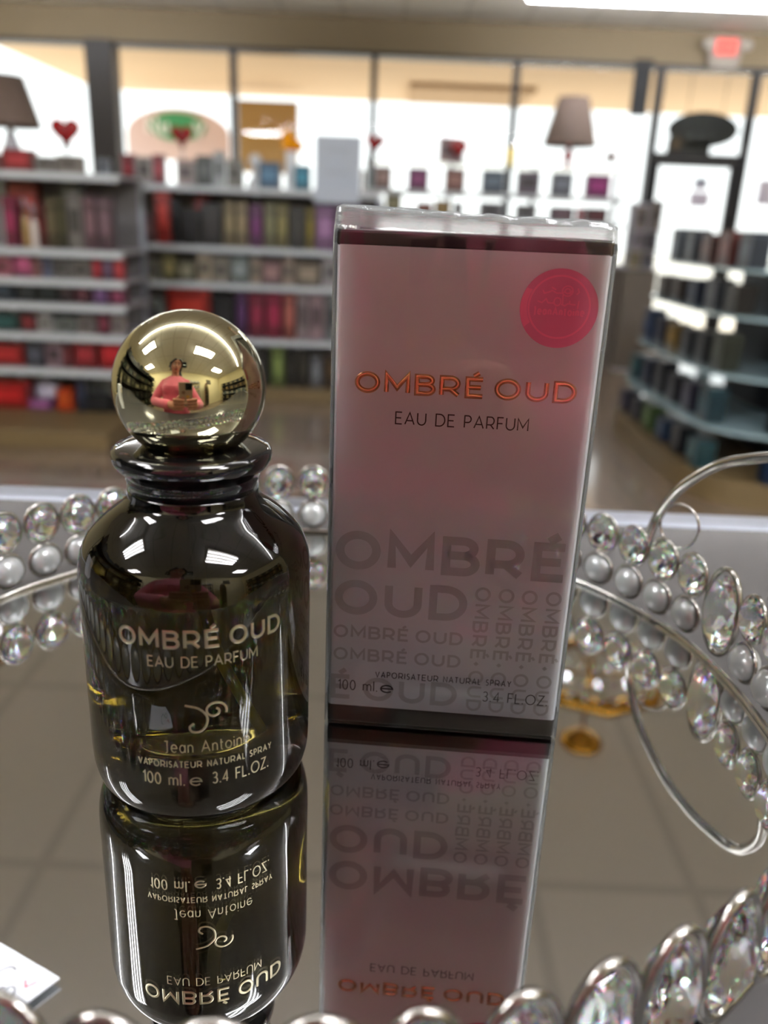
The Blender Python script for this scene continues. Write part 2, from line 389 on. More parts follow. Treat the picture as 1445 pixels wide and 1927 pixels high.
# walkway roof: its left end is cut on the slant
ZS = 3.03
p1, p2 = on(40, 90, ZS), on(165, 160, ZS)
yo = on(742, 192, ZS).y
prism2 = [(p1.x - .9, Y1 + .15), (p1.x - .25, Y1 + .9), (p2.x, min(p2.y, yo - .3)), (p2.x + .5, yo), (9, yo), (9, Y1 + .15)]
a = [bm.verts.new((x, y, ZS)) for x, y in prism2]; b = [bm.verts.new((x, y, ZS + .35)) for x, y in prism2]
bm.faces.new(a[::-1]); bm.faces.new(b)
for i in range(len(a)): bm.faces.new((a[i], a[(i + 1) % len(a)], b[(i + 1) % len(a)], b[i]))
bmesh.ops.recalc_face_normals(bm, faces=bm.faces[:])
struct('exterior_canopy', bm, stucco)
bx_ = B(); bx(bx_, .1, 1.75, yo - 1.9, yo - .4, ZS - .06, ZS)
struct('exterior_canopy_panel', bx_, mat('tan_stucco', '#b99b7b', .85))
# tan pillar with signboard, and the shop sign across the way
a, b = at(447, 188, 13.0), at(560, 300, 13.0)
pl = empty('signboard', ((a.x + b.x) / 2, 13, 0), 'tan signboard with a pale stripe on a pillar outside the third window', 'sign')
w = b.x - a.x
link('board', bx(B(), -w / 2, w / 2, -.06, .06, b.z - .2, a.z, .01), mat('tan_board', '#a9854f', .7), pl)
link('stripe', bx(B(), -w * .25, w * .42, -.066, -.06, b.z + .3, b.z + .37), mat('cream_stripe', '#c4b084', .8), pl)
link('pillar', bx(B(), -.18, .18, -.15, .15, -.02, b.z - .2), stucco, pl)
a, b = at(238, 203, 13.2), at(432, 285, 13.2)
sg = empty('shop_sign', ((a.x + b.x) / 2, 13.2, 0), 'pink arched shop sign with a green oval outside the second window', 'sign')
w = (b.x - a.x) / 2; z0, z1 = b.z - .15, a.z + .02
bm = B(); prism(bm, [(-w, z0), (w, z0), (w, z0 + .35)] + [(w * math.cos(t), z0 + .35 + (z1 - z0 - .35) * math.sin(t)) for t in [PI * i / 20 for i in range(1, 20)]] + [(-w, z0 + .35)], -.05, .05)
link('board', bm, mat('pale_pink_board', '#e3c9c6', .7), sg)
bm = B(); ov = [(w * .56 * math.cos(2 * PI * i / 32), (z0 + z1) / 2 + .1 + .19 * math.sin(2 * PI * i / 32)) for i in range(32)]; prism(bm, ov, -.07, -.05)
link('oval_badge', bm, mat('green_badge', '#3f9c68', .5), sg)
zc = (z0 + z1) / 2 + .1
lettering('lettering', [('Nu', -w * .62, -w * .16, zc - .12, .26, .045), ('y', w * .3, w * .55, zc - .1, .26, .045)], lambda u, v, h: Vector((u, -.072 - h, v)), mat('white_print', '#f2f2f2', .6), sg)
link('post', bx(B(), -.05, .05, -.04, .04, -.02, z0), stucco, sg)
# hanging black things by the entrance
a, b = at(1187, 124, 9.3), at(1223, 219, 9.3)
hb = empty('hanging_banner', ((a.x + b.x) / 2, 9.3, b.z), 'narrow black banner hanging under the header left of the door', 'banner')
w = .17
link('panel', bx(B(), -w / 2, w / 2, -.012, .012, 0, a.z - b.z, .003), mat('black_board', '#0d1015', .6), hb)
link('top_rail', bx(B(), -w / 2 - .01, w / 2 + .01, -.018, .018, a.z - b.z, 2.93 - b.z), mat('black_board'), hb)
a, b = at(1266, 206, 9.72), at(1385, 296, 9.72)
os_ = empty('oval_sign', ((a.x + b.x) / 2, 9.8, 0), 'black oval sign hanging on two cords outside above the door', 'sign')
w, h = (b.x - a.x) / 2, (a.z - b.z) * .40
zc = a.z - h
bm = B(); prism(bm, [(w * math.cos(2 * PI * i / 48), zc + h * math.sin(2 * PI * i / 48)) for i in range(48)], -.02, .02)
link('oval_board', bm, mat('black_board'), os_)
link('lower_board', bx(B(), -w * .95, w * .28, -.02, .02, DH + .06, zc - h * .5), mat('black_board'), os_)
lettering('lettering', [('a L l', -w * .42, w * .3, zc - h * .62, .085, .02)], lambda u, v, hh: Vector((u, -.023 - hh, v)), mat('grey_script', '#55555c', .6), os_)
bm = B(); cf = [(-w * .72 + .06 * math.cos(2 * PI * i / 20), zc - h * .85 + .07 * math.sin(2 * PI * i / 20)) for i in range(20)]; prism(bm, cf, -.026, -.02)
link('round_emblem', bm, mat('brown_emblem', '#4a3624', .6), os_)
for s in (-1, 1): link('cord', tube(B(), [(s * w * .5, 0, zc + h * .85), (s * w * .5, 0, ZS)], .004, 6), mat('black_board'), os_)

# ------------------------------------------------------------------ exit sign
p = at(1365, 92, Y1 - .06)
ex = empty('exit_sign', (p.x, Y1 - .06, p.z), 'white emergency exit sign with red letters and two lamp heads', 'exit sign')
link('housing', bx(B(), -.16, .16, -.03, .06, -.105, .11, .01), mat('white_plastic', '#a29a91', .5), ex)
link('red_panel', bx(B(), -.115, .115, -.034, -.03, -.07, .09), mat('red_exit_face', '#c25149', .5, emit='#d0403a', es=.25), ex)
lettering('lettering', [('EXIT', -.1, .1, -.05, .12, .022)], lambda u, v, h: Vector((u, -.036 - h, v)), mat('red_exit_letter', '#e86a60', .5, emit='#ff4a40', es=.8), ex)
link('lower_tray', bx(B(), -.15, .15, -.03, .06, -.175, -.11, .008), mat('white_plastic'), ex)
for s in (-1, 1):
    bm = B(); lathe(bm, [(0, -.05), (.03, -.05), (.045, .03), (.05, .04), (0, .04)], 20)
    bmesh.ops.rotate(bm, verts=bm.verts, cent=(0, 0, 0), matrix=Matrix.Rotation(PI / 2, 3, 'X')); bmesh.ops.translate(bm, verts=bm.verts, vec=(s * .2, -.02, .03))
    link('lamp_head', bm, mat('lamp_head_plastic', '#b9b2aa', .4), ex)
    link('lamp_bracket', bx(B(), *sorted((s * .155, s * .19)), -.01, .03, .01, .05), mat('white_plastic'), ex)

# ------------------------------------------------------------------ ceiling lights
def fixture(name, cx, cy, lx, ly, label, rot=0, es=9.0, tubes=1):
    t = empty(name, (cx, cy, ZC), label, 'ceiling light', 'fluorescent ceiling lights', rot)
    link('housing', bx(B(), -lx / 2, lx / 2, -ly / 2, ly / 2, -.05, -.002, .004), mat('white_enamel', '#e8e4de', .4), t)
    bm = B()
    for k in range(tubes):
        o = (k - (tubes - 1) / 2) * (ly / tubes) * .9
        zt = -.07 if tubes > 1 else -.105; tube(bm, [(-lx / 2 + .03, o, zt), (lx / 2 - .03, o, zt)], .016 if tubes > 1 else .018, 8)
    if tubes == 1:
        for sx in (-lx / 2 + .03, lx / 2 - .03): link('lamp_holder', bx(B(), sx - .02, sx + .02, -.025, .025, -.15, -.05), mat('white_enamel'), t)
    link('tube', bm, mat('lit_tube_%d' % es, '#ffffff', .4, emit='#fbfbff', es=es), t)
    return t
fixture('ceiling_light', -3.25, 8.14, 3.1, .07, 'added out-of-view strip light brightening the left end of the storefront ceiling', 0, 42)  # unseen strip, added only to brighten the ceiling over the left windows
fixture('ceiling_light', 3.6, 8.1, 5.2, .07, 'long bare fluorescent strip light running along the storefront ceiling', 0, 62)
fixture('ceiling_light', .75, 1.0, 7.1, .07, 'long fluorescent strip light across the ceiling over the counter', 0, 36)
for x, y, l in ((-2.1, -.1, 'square fluorescent troffer on the ceiling to the left behind the counter'), (.98, -.55, 'square fluorescent troffer on the ceiling right behind the person'), (3.0, -1.6, 'square fluorescent troffer on the ceiling in the back right corner'), (-3.1, -1.9, 'square fluorescent troffer on the ceiling in the back left corner')):
    fixture('ceiling_troffer', x, y, 1.1, .6, l, .1, 102, 4)

# ------------------------------------------------------------------ chandeliers (seen in the tray mirror)
def chandelier(x, y, label):
    c = empty('chandelier', (x, y, ZC), label, 'chandelier', 'gold and crystal chandeliers')
    link('canopy', lathe(B(), [(0, -.07), (.02, -.068), (.07, -.045), (.1, -.015), (.1, 0), (0, 0)], 28), gold_trim, c)
    link('rod', tube(B(), [(0, 0, -.06), (0, 0, -.5)], .008, 8), gold_trim, c)
    bm = B(); lathe(bm, [(.27, -.40), (.35, -.40), (.35, -.365), (.27, -.365), (.27, -.40)], 8)
    for k in range(4):
        an = k * PI / 2; tube(bm, [(0, 0, -.38), (.28 * math.cos(an), .28 * math.sin(an), -.38)], .006, 6)
    link('gold_ring', bm, gold_trim, c)
    for rr, n, z in ((.31, 30, -.43), (.26, 26, -.47), (.18, 18, -.51)):
        for k in range(n):
            an = 2 * PI * k / n
            if proto_drop[0] is None:
                bm = B(); lathe(bm, [(0, -.02), (.012, -.006), (.013, .004), (.006, .016), (0, .02)], 6)
                for f in bm.faces: f.smooth = False
                d = link('crystal_drop', bm, crystal_mat, c); proto_drop[0] = d
            else:
                d = proto_drop[0].copy(); C.objects.link(d); d.parent = c
            d.location = (rr * math.cos(an), rr * math.sin(an), z); d.rotation_euler = (0, 0, an)
    bm = B()
    bm.free()
    for k in range(10):
        an = k * PI / 5 + .2; bm = lathe(B(), [(0, -.016), (.008, -.01), (.010, 0), (.005, .012), (0, .018)], 12)
        link('bulb', bm, mat('lit_bulb', '#ffffff', .3, emit='#f4f2ff', es=7), c, loc=(.22 * math.cos(an), .22 * math.sin(an), -.45))
proto_drop = [None]
chandelier(.99, 3.36, 'gold ring chandelier with crystal drops, reflected in the mirror beside the carton')
chandelier(-2.0, 3.36, 'gold ring chandelier with crystal drops, reflected at the left edge of the mirror')

# ================================================================== THE COUNTER AND THE TRAY
ZT = ZM - .012                               # counter top
ct = empty('showcase_counter', (0, .2, 0), 'long glass showcase counter with grey top and pale metal edge under the tray', 'counter')
def lb(x0, x1, y0, y1, z0, z1, bev=0): return bx(B(), x0, x1, y0 - .2, y1 - .2, z0, z1, bev)
link('counter_top', lb(-1.6, 1.8, -.03, .462, ZT - .02, ZT, .001), mat('grey_counter_glass', '#4c4b4b', .15, spec=.35), ct)
link('edge_trim', lb(-1.6, 1.8, .462, .487, ZT - .03, ZT + .001, .003), silver_dull, ct)
link('front_pane', lb(-1.59, 1.79, .470, .476, .42, ZT - .03), pane_mat, ct)
link('glass_shelf', lb(-1.58, 1.78, .0, .46, .74, .75), pane_mat, ct)
link('plinth', lb(-1.6, 1.8, -.02, .48, .0, .42, .004), mat('grey_laminate', '#8d8a88', .5), ct)
link('rear_panel', lb(-1.59, 1.79, -.025, -.012, .42, ZT - .02), mat('grey_laminate'), ct)

OUT = [(-.036, .397), (.035, .386), (.066, .367), (.0925, .344), (.1085, .321), (.1215, .292), (.1272, .260), (.1282, .228), (.1265, .197), (.114, .168), (.0935, .148), (.0705, .129), (.0445, .1135), (.012, .1015), (-.046, .0985), (-.095, .118), (-.134, .156), (-.160, .200), (-.168, .250), (-.159, .297), (-.139, .329), (-.108, .360), (-.073, .385)]
outline = crom([(x, y, 0) for x, y in OUT], 16, True)
L = [0]
for a, b in zip(outline, outline[1:] + outline[:1]): L.append(L[-1] + (b - a).length)
LT = L[-1]
def on_rim(s):
    s %= LT
    for i in range(len(outline)):
        if L[i + 1] >= s:
            a, b = outline[i], outline[(i + 1) % len(outline)]; t = (s - L[i]) / (L[i + 1] - L[i]); p = a.lerp(b, t); d = (b - a).normalized()
            return p, Vector((-d.y, d.x, 0))
TC = Vector((-.02, .235, 0))
tray = empty('mirror_tray', (TC.x, TC.y, ZT), 'mirrored vanity tray with a rim of crystals and pearls in silver wire', 'tray')
def T(p, z=0): return Vector((p.x - TC.x, p.y - TC.y, z))
ZL = ZM - ZT
# mirror slab: clear glass with a silvered back
bm = B(); GT = .0015
inner = [p + (TC - p).normalized() * .0015 for p in outline[::2]]
top = [bm.verts.new(T(p, ZL)) for p in inner]; bot = [bm.verts.new(T(p, ZL - GT)) for p in inner]
bm.faces.new(top); fb = bm.faces.new(bot[::-1]); fb.material_index = 1
for i in range(len(top)): bm.faces.new((top[i], bot[i], bot[(i + 1) % len(top)], top[(i + 1) % len(top)]))
bmesh.ops.recalc_face_normals(bm, faces=bm.faces[:])
link('mirror', bm, [glass_clear, mirror_silver], tray)
bm = B(); i2 = [p + (TC - p).normalized() * .002 for p in outline[::2]]
top = [bm.verts.new(T(p, ZL - GT - .0004)) for p in i2]; bot = [bm.verts.new(T(p, .003)) for p in i2]
bm.faces.new(top); bm.faces.new(bot[::-1])
for i in range(len(top)): bm.faces.new((top[i], bot[i], bot[(i + 1) % len(top)], top[(i + 1) % len(top)]))
bmesh.ops.recalc_face_normals(bm, faces=bm.faces[:])
link('backing_board', bm, mat('black_board'), tray)
link('mirror_edge', tube(B(), [T(p, ZL + .0003) for p in outline], .0013, 8, True), silver, tray)
link('base_wire', tube(B(), [T(p, .0019) for p in outline[::2]], .0015, 8, True), silver, tray)
for k in range(4):
    p, n = on_rim(LT * (k + .5) / 4); bm = B(); bmesh.ops.create_uvsphere(bm, u_segments=12, v_segments=8, radius=.003); bmesh.ops.translate(bm, verts=bm.verts, vec=T(p - n * .012, .0033))
    link('foot', bm, silver, tray, True)
# the beads: built once, then copied
def stone(rx, rz, dep):
    bm = B(); n = 9
    def ring(k, y, off=0): return [bm.verts.new((rx * k * math.cos(2 * PI * (i + off) / n), y, rz * k * math.sin(2 * PI * (i + off) / n))) for i in range(n)]
    A = ring(.60, dep * .8); Bq = ring(.86, dep * .5, .5); G1 = ring(1, dep * .10); G2 = ring(1, -dep * .10); D1 = ring(.55, -dep * .62, .5); tip = bm.verts.new((0, -dep, 0))
    def band(P, Q, sh):
        for i in range(n):
            j = (i + 1) % n
            if sh: bm.faces.new((P[i], Q[i], P[j])); bm.faces.new((P[j], Q[i], Q[j]))
            else: bm.faces.new((P[i], Q[i], Q[j], P[j]))
    bm.faces.new(A); band(A, Bq, 1)
    for i in range(n):
        j = (i + 1) % n; bm.faces.new((Bq[i], G1[j], Bq[j])); bm.faces.new((Bq[i], G1[i], G1[j]))
    band(G1, G2, 0); band(G2, D1, 1)
    for i in range(n): bm.faces.new((D1[i], tip, D1[(i + 1) % n]))
    bmesh.ops.recalc_face_normals(bm, faces=bm.faces[:]); return bm
def bezel(rx, rz, w):
    return tube(B(), [(rx * math.cos(2 * PI * i / 28), 0, rz * math.sin(2 * PI * i / 28)) for i in range(28)], w, 7, True)
protos = {}
def bead(kind, s, h, rx, rz, lift=0):
    p, n = on_rim(s); key = (kind, rx, rz)
    if key not in protos:
        if kind == 'crystal': o = link('crystal', stone(rx * (.86 if rz > .0088 else .93), rz * (.86 if rz > .0088 else .93), .0042 if rx < .008 else .0055), crystal_mat, tray)
        else:
            bm = B(); bmesh.ops.create_uvsphere(bm, u_segments=24, v_segments=14, radius=rx * .9); bmesh.ops.scale(bm, vec=(1, .8, 1), verts=bm.verts); o = link('pearl', bm, pearl_mat, tray, True)
        link('bezel', bezel(rx, rz, .0011 if rz > .0088 else .00075), mat('aged_silver', '#aaa7a1', .2, 1), o); protos[key] = o
    else: o = copy_tree(protos[key], tray)
    q = p + n * (.0047 + lift); o.location = T(q, ZL + h); o.rotation_euler = (0, 0, math.atan2(n.y, n.x) - PI / 2 + (PI if kind == 'crystal' else 0))
    return o
BIG = []
def nearest_s(x, y):
    k = min(range(len(outline)), key=lambda i: (outline[i].x - x) ** 2 + (outline[i].y - y) ** 2); return L[k]
sb1, sb2 = nearest_s(.1240, .2795), nearest_s(.083, .1405)
hasbig = [sb1, sb2]
GAP = .0192
for a, b in ((sb1, sb2), (sb2, sb1 + LT)):
    a, b = a + GAP, b - GAP
    n_ = round((b - a) / .0166)
    for k in range(n_ + 1):
        s = a + (b - a) * k / n_
        front = on_rim(s)[0].y < .19
        if front and on_rim(s)[0].x > .0:
            bead('crystal', s, .0182, .0080, .0155); continue       # tall petal stones flank the handle, no pearls below
        bead('pearl', s, .0080, .0072, .0072)
        bead('crystal', s, .0252 if not front else .0245, .0077 if not front else .0078, .0086 if not front else .0092)
for s in hasbig: bead('crystal', s, .0185, .0104, .0172)
# wire loop handle on the right and a small empty loop at its foot
def P3(x, y, h): return Vector((x - TC.x, y - TC.y, ZL + h))
hp = [P3(.113, .328, .028), P3(.1155, .327, .040), P3(.119, .317, .0555), P3(.1265, .304, .069), P3(.133, .292, .0755), P3(.1405, .281, .0795), P3(.1475, .269, .079), P3(.149, .258, .066), P3(.1455, .251, .0496), P3(.140, .2475, .034)]
link('handle', tube(B(), crom(hp, 8), .0021, 10), silver, tray)
lp = [P3(.1165 + .0085 * math.cos(t) * .7 + .006, .324 - .0085 * math.cos(t) * .7 - .004, .0385 + .0095 * math.sin(t)) for t in [2 * PI * i / 28 for i in range(28)]]
link('wire_loop', tube(B(), lp, .0005, 7, True), silver, tray)

# ------------------------------------------------------------------ perfume bottle
bp = at(358, 726, .2035)
bottle = empty('perfume_bottle', (bp.x, .2035, ZM + .0003), 'smoked glass perfume bottle with a gold ball cap standing on the mirror tray', 'perfume bottle')
outer = [(0, .0012), (.0215, .0011), (.0240, .0001), (.0262, .0003), (.0288, .0028), (.0301, .0070), (.0305, .012), (.0305, .020), (.0305, .040), (.0305, .060), (.0303, .0645), (.0296, .0682), (.0282, .0715), (.0260, .0743), (.0232, .0770), (.0203, .0793), (.0183, .0810), (.0171, .0828), (.0168, .0850), (0, .0850)]
def smooth_prof(pr, n=4):
    return [(max(0, v.x), v.y) for v in crom([Vector((r, z, 0)) for r, z in pr], n)]
link('glass_body', lathe(B(), smooth_prof(outer[:-1], 4) + [(0, .085)], 96), smoked, bottle)
inner_p = [(0, .0182), (.018, .0184), (.0240, .0190), (.0262, .0206), (.0271, .0240), (.0273, .032), (.0273, .058), (.0268, .0625), (.0252, .0668), (.0225, .0700), (.019, .0722), (0, .0724)]
link('perfume', lathe(B(), smooth_prof(inner_p, 4), 96), liquid_mat, bottle)
link('dip_tube', tube(B(), crom([(0, 0, .0720), (.0008, -.001, .058), (.004, -.004, .044), (.0105, -.008, .030), (.0165, -.011, .0200)], 8), .0013, 10), tube_mat, bottle)
collar = [(0, .0845), (.0168, .0845), (.0168, .0870), (.0171, .0878), (.0170, .0884), (.0178, .0896), (.0192, .0909), (.0200, .0922), (.0203, .0936), (.0201, .0949), (.0192, .0957), (.0168, .0961), (.0140, .0962), (0, .0962)]
link('collar', lathe(B(), collar, 96), black_gloss, bottle)
BR = .01890; BZ = .1108
cap = link('ball_cap', lathe(B(), [(0, BZ - BR)] + [(BR * math.sin(t), BZ - BR * math.cos(t)) for t in [PI * i / 64 for i in range(1, 64)]] + [(0, BZ + BR)], 128), gold_ball, bottle)
face = math.atan2(-.2035, -bp.x) + math.radians(1.0)   # the print faces the camera
RB = .03055
def wrap(r=RB, da=0):
    def f(u, v, h):
        a = face + da + u / r
        return Vector(((r + h) * math.cos(a), (r + h) * math.sin(a), v))
    return f
lettering('title_print', [('OMBRÉ', -.0210, .0042, .0533, .0050, .0008), ('OUD', .0065, .0210, .0533, .0050, .0008)], wrap(), letter_silver, bottle, .00008, .0007)
lettering('subtitle_print', [('EAU DE PARFUM', -.0135, .0138, .0483, .0030, .00027)], wrap(), letter_silver, bottle, .00004, .0007)
sw = [[(-.0052 + .0052 * t, .0375 + .0004 - .0022 * t * t) for t in [i / 8 for i in range(9)]]]
spiral1 = [(.0024 + .0030 * (1 - k / 26 * .75) * math.cos(math.radians(-20 + k * 17)), .0358 + .0028 * (1 - k / 26 * .75) * math.sin(math.radians(-20 + k * 17))) for k in range(27)]
hook = crom([(-.0048, .0378, 0), (-.0016, .0368, 0), (.0004, .0345, 0), (.0002, .0318, 0), (-.0014, .0302, 0), (-.0033, .0303, 0), (-.0038, .0316, 0), (-.0028, .0326, 0)], 6)
lettering('emblem_print', [([[(v.x, v.y) for v in hook], spiral1], 0, 0, 0, 0, .00055)], wrap(), letter_silver, bottle, .00005, .0007)
lettering('maker_print', [('Jean Antoine', -.0105, .0112, .0241, .0034, .00026)], wrap(), letter_silver, bottle, .00004, .0007)
lettering('volume_print', [('VAPORISATEUR NATURAL SPRAY', -.0178, .0178, .0196, .0020, .00028), ('100 ml.', -.0168, -.0056, .0142, .0036, .00036), ('@', -.0045, -.0012, .0142, .0029, .00045), ('3.4 FL.OZ.', .0012, .0168, .0142, .0036, .00036)], wrap(), letter_silver, bottle, .00004, .0007)

# ------------------------------------------------------------------ the carton
bl = Vector((-.0157, .2259, ZM)); ang = math.radians(-3.45)
WB, HB, DB = .0725, .1497, .058
carton = empty('perfume_carton', bl, 'tall pale perfume carton in clear wrap with black bands, beside the bottle', 'perfume box', None, ang)
white_card = mat('pearl_white_card', '#e2e7ec', .32)
bandm = mat('black_band', '#151316', .3)
cb = .0004
link('carton_body', bx(B(), cb, WB - cb, cb, DB - cb, .0002 + .0003, HB, .0008), white_card, carton)
bm = bx(B(), cb - .00012, WB - cb + .00012, cb - .00012, DB - cb + .00012, .00035, .0068, .0006); link('bottom_band', bm, bandm, carton)
bm = bx(B(), cb - .00012, WB - cb + .00012, cb - .00012, DB - cb + .00012, .1458, HB + .0001, .0006); link('top_band', bm, bandm, carton)
def front(u, v, h): return Vector((u, cb - .00008 - h, v))
foil = mat('copper_foil', '#e0a274', .18, 1)
lettering('title_lettering', [('OMBRÉ', .0061, .0420, .1070, .0061, .00138), ('OUD', .0446, .0670, .1070, .0061, .00138)], front, foil, carton, .00045)
lettering('subtitle_lettering', [('EAU DE PARFUM', .0177, .0549, .0986, .0037, .00036)], front, mat('black_ink', '#141118', .5), carton, 0)
ghost = mat('pale_grey_ink', '#bfc2c5', .32)
gl = [('OMBRÉ', .0018, .0703, .0536, .0124, .0026), ('OUD', .0018, .0420, .0386, .0116, .0024), ('OMBRÉ', .0017, .0250, .0305, .0044, .0008), ('OUD', .0270, .0415, .0305, .0044, .0008), ('OMBRÉ', .0018, .0250, .0227, .0044, .0008), ('OUD', .0270, .0413, .0227, .0044, .0008), ('É', .0011, .0078, .0088, .0088, .0016), ('OUD', .0115, .0410, .0088, .0084, .0016)]
lettering('ghost_lettering', gl, front, ghost, carton, 0)
bm = B()
for k, xc in enumerate((.0464, .0534, .0603, .0674)):
    for s, a, b in (('OMBRÉ-', .0505, .0240), ('OUD', .0222, .0078)):
        cap_ = .0047
        for pl in layout(s, 0, a - b, 0, cap_, .0008):
            ribbon(bm, [(xc - cap_ / 2 + q[1], a - q[0]) for q in pl], .0008, front)
bmesh.ops.recalc_face_normals(bm, faces=bm.faces[:]); link('vertical_ghost_lettering', bm, ghost, carton)
ink = mat('dark_grey_ink', '#3c383c', .5)
lettering('volume_lettering', [('VAPORISATEUR NATURAL SPRAY', .0151, .0575, .0173, .0022, .00027), ('100 ml.', .0034, .0160, .0121, .0037, .00034), ('@', .0168, .0211, .0121, .0032, .00046), ('3.4 FL.OZ.', .0490, .0692, .0115, .0037, .00034)], lambda u, v, h: front(u, v, h + .00004), ink, carton, 0)
def side(u, v, h): return Vector((cb - .00008 - h, DB - u, v))
lettering('side_lettering', [('OMBRÉ OUD', .010, .048, .075, .006, .001), ('EAU DE PARFUM', .016, .042, .060, .003, .0004)], side, mat('dark_grey_ink'), carton, 0)
# round pink seal
st = empty('seal_sticker', (0, 0, 0), None, None); st.parent = carton
sx_, sz_, sr = .0597, .1322, .01025
pink = mat('pink_foil_seal', '#d8789c', .3, .2)
bm = B(); vs = [bm.verts.new(front(sx_ + sr * math.cos(2 * PI * i / 64), sz_ + sr * math.sin(2 * PI * i / 64), .00012)) for i in range(64)]; bm.faces.new(vs)
link('seal_disc', bm, pink, st)
pink2 = mat('bright_pink_relief_and_glint', '#ef7fa4', .3, .25)
def sf(u, v, h): return front(sx_ + u, sz_ + v, .0002 + h)
bm = B(); ribbon(bm, arc(0, .0004, .0080, .0080, 0, 360, 56), .0005, sf)
for pl in layout('JeanAntoine', -.0068, .0068, -.0018, .0022, .00045): ribbon(bm, pl, .00045, sf)
ar = [[(-.0046, .0046), (-.0042, .0038), (-.003, .0042), (-.0022, .0046), (-.001, .0040), (.0006, .0040), (.0012, .0046)], [(.0044, .0054), (.0048, .0044), (.0042, .0038)], [(.003, .005), (.0026, .004), (.0018, .004)], arc(.0018, .0046, .0014, .0013, 0, 360, 16), arc(.0018, .0046, .0007, .0006, 0, 360, 12), [(.0007, .0036), (.0008, .0012)],
      [(-.0058, .0018), (-.0046, .0014), (-.0036, .0024), (-.0030, .0014), (-.0014, .0014)], arc(-.0006, .0018, .0009, .0010, 0, 360, 14), [(.0004, .0012), (.0014, .0008), (.0022, .0014), (.0034, .0012), (.0042, .0012)], [(.0050, .0022), (.0048, .0002)], [(.0026, .0014), (.0026, .0022)], [(-.0024, .0054), (-.0012, .0048)]]
for pl in ar: ribbon(bm, pl, .00036, sf)
bmesh.ops.recalc_face_normals(bm, faces=bm.faces[:]); link('seal_emblem', bm, pink2, st)
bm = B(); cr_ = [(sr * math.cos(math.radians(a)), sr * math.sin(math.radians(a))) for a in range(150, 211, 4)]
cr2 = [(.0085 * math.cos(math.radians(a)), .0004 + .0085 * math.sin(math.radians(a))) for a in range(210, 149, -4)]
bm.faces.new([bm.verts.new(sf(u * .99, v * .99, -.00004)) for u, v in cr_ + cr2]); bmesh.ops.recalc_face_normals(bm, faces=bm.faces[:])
link('painted_seal_glint', bm, pink2, st)  # flat crescent of brighter pink: a glint put into the seal's colour
# cellophane: thin loose skin, gathered into a low crimp above the lid
bm = B(); g = .0006; nx_, nz_ = 40, 3
def wrap_ring(z, ins, wob=0):
    pts = []
    per = [(x * 39.4 / 40 + .3, 0) for x in range(41)] + [(40, .35 + y * 29.3 / 28) for y in range(29)] + [(39.7 - x * 39.4 / 40, 30) for x in range(41)] + [(0, 29.65 - y * 29.3 / 28) for y in range(29)]
    for i, (px_, py_) in enumerate(per):
        u = px_ / 40 * WB; v = py_ / 30 * DB
        x = u + (g if px_ == 40 else -g if px_ == 0 else 0); y = v + (g if py_ == 30 else -g if py_ == 0 else 0)
        x += (WB / 2 - x) * ins; y += (DB / 2 - y) * ins
        zz = z + (wob * (.6 * math.sin(px_ * .9 + py_ * .7) + .4 * math.sin(px_ * 2.3 + 1)) if wob else 0)
        if wob: zz += -.0016 * (px_ / 40 - .35)
        pts.append(bm.verts.new((x, y, zz)))
    return pts
rings = [wrap_ring(.0001, .0), wrap_ring(.0003, -.002), wrap_ring(.05, -.003), wrap_ring(.10, -.003), wrap_ring(.1475, -.002), wrap_ring(.1502, .004, .00025), wrap_ring(.1528, .010, .0005), wrap_ring(.1545, .016, .0005), wrap_ring(.1552, .05, .0004), wrap_ring(.1548, .2, .0009), wrap_ring(.1545, .6, .0009)]
for ri, (a, b) in enumerate(zip(rings, rings[1:])):
    for i in range(len(a)):
        j = (i + 1) % len(a); f = bm.faces.new((a[i], a[j], b[j], b[i])); f.smooth = True; f.material_index = 1 if ri >= 5 or i in (40, 69, 110, 139) else 0
bm.faces.new(rings[-1]).material_index = 1; bm.faces.new(rings[0][::-1])
wr = link('clear_wrap', bm, [cello, fold_mat], carton); tag(wr, 'crinkled clear cellophane wrap')

# ------------------------------------------------------------------ price tag on the mirror (front left)
q = on(20, 1835, ZM + .001)
tg = empty('price_tag', (q.x, q.y, ZM + .0004), 'small white paper price tag with handwriting on the mirror, front left', 'price tag', None, math.radians(-20))
bm = B(); tp = [(-.016, -.0075), (.002, -.0085), (.0075, -.0035), (.0095, .0035), (-.016, .0065)]
a = [bm.verts.new((x, y, 0)) for x, y in tp]; b = [bm.verts.new((x, y, .0004)) for x, y in tp]
bm.faces.new(a[::-1]); bm.faces.new(b)
for i in range(5): bm.faces.new((a[i], a[(i + 1) % 5], b[(i + 1) % 5], b[i]))
link('tag_paper', bm, mat('tag_white', '#dfe3ea', .7), tg)
bm = B(); fl = lambda u, v, h: Vector((u, v, .00045))
for pl in (arc(-.001, -.001, .002, .0028, 60, 330, 14), arc(.0025, -.0032, .0012, .0014, 0, 360, 12)): ribbon(bm, pl, .00035, fl)
bmesh.ops.recalc_face_normals(bm, faces=bm.faces[:]); link('pen_mark', bm, mat('black_ink'), tg)
bm = B(); ribbon(bm, [(.0035, .0004), (.0048, -.001), (.006, .001)], .0004, fl); bmesh.ops.recalc_face_normals(bm, faces=bm.faces[:]); link('red_mark', bm, mat('red_pen', '#c0304a', .6), tg)

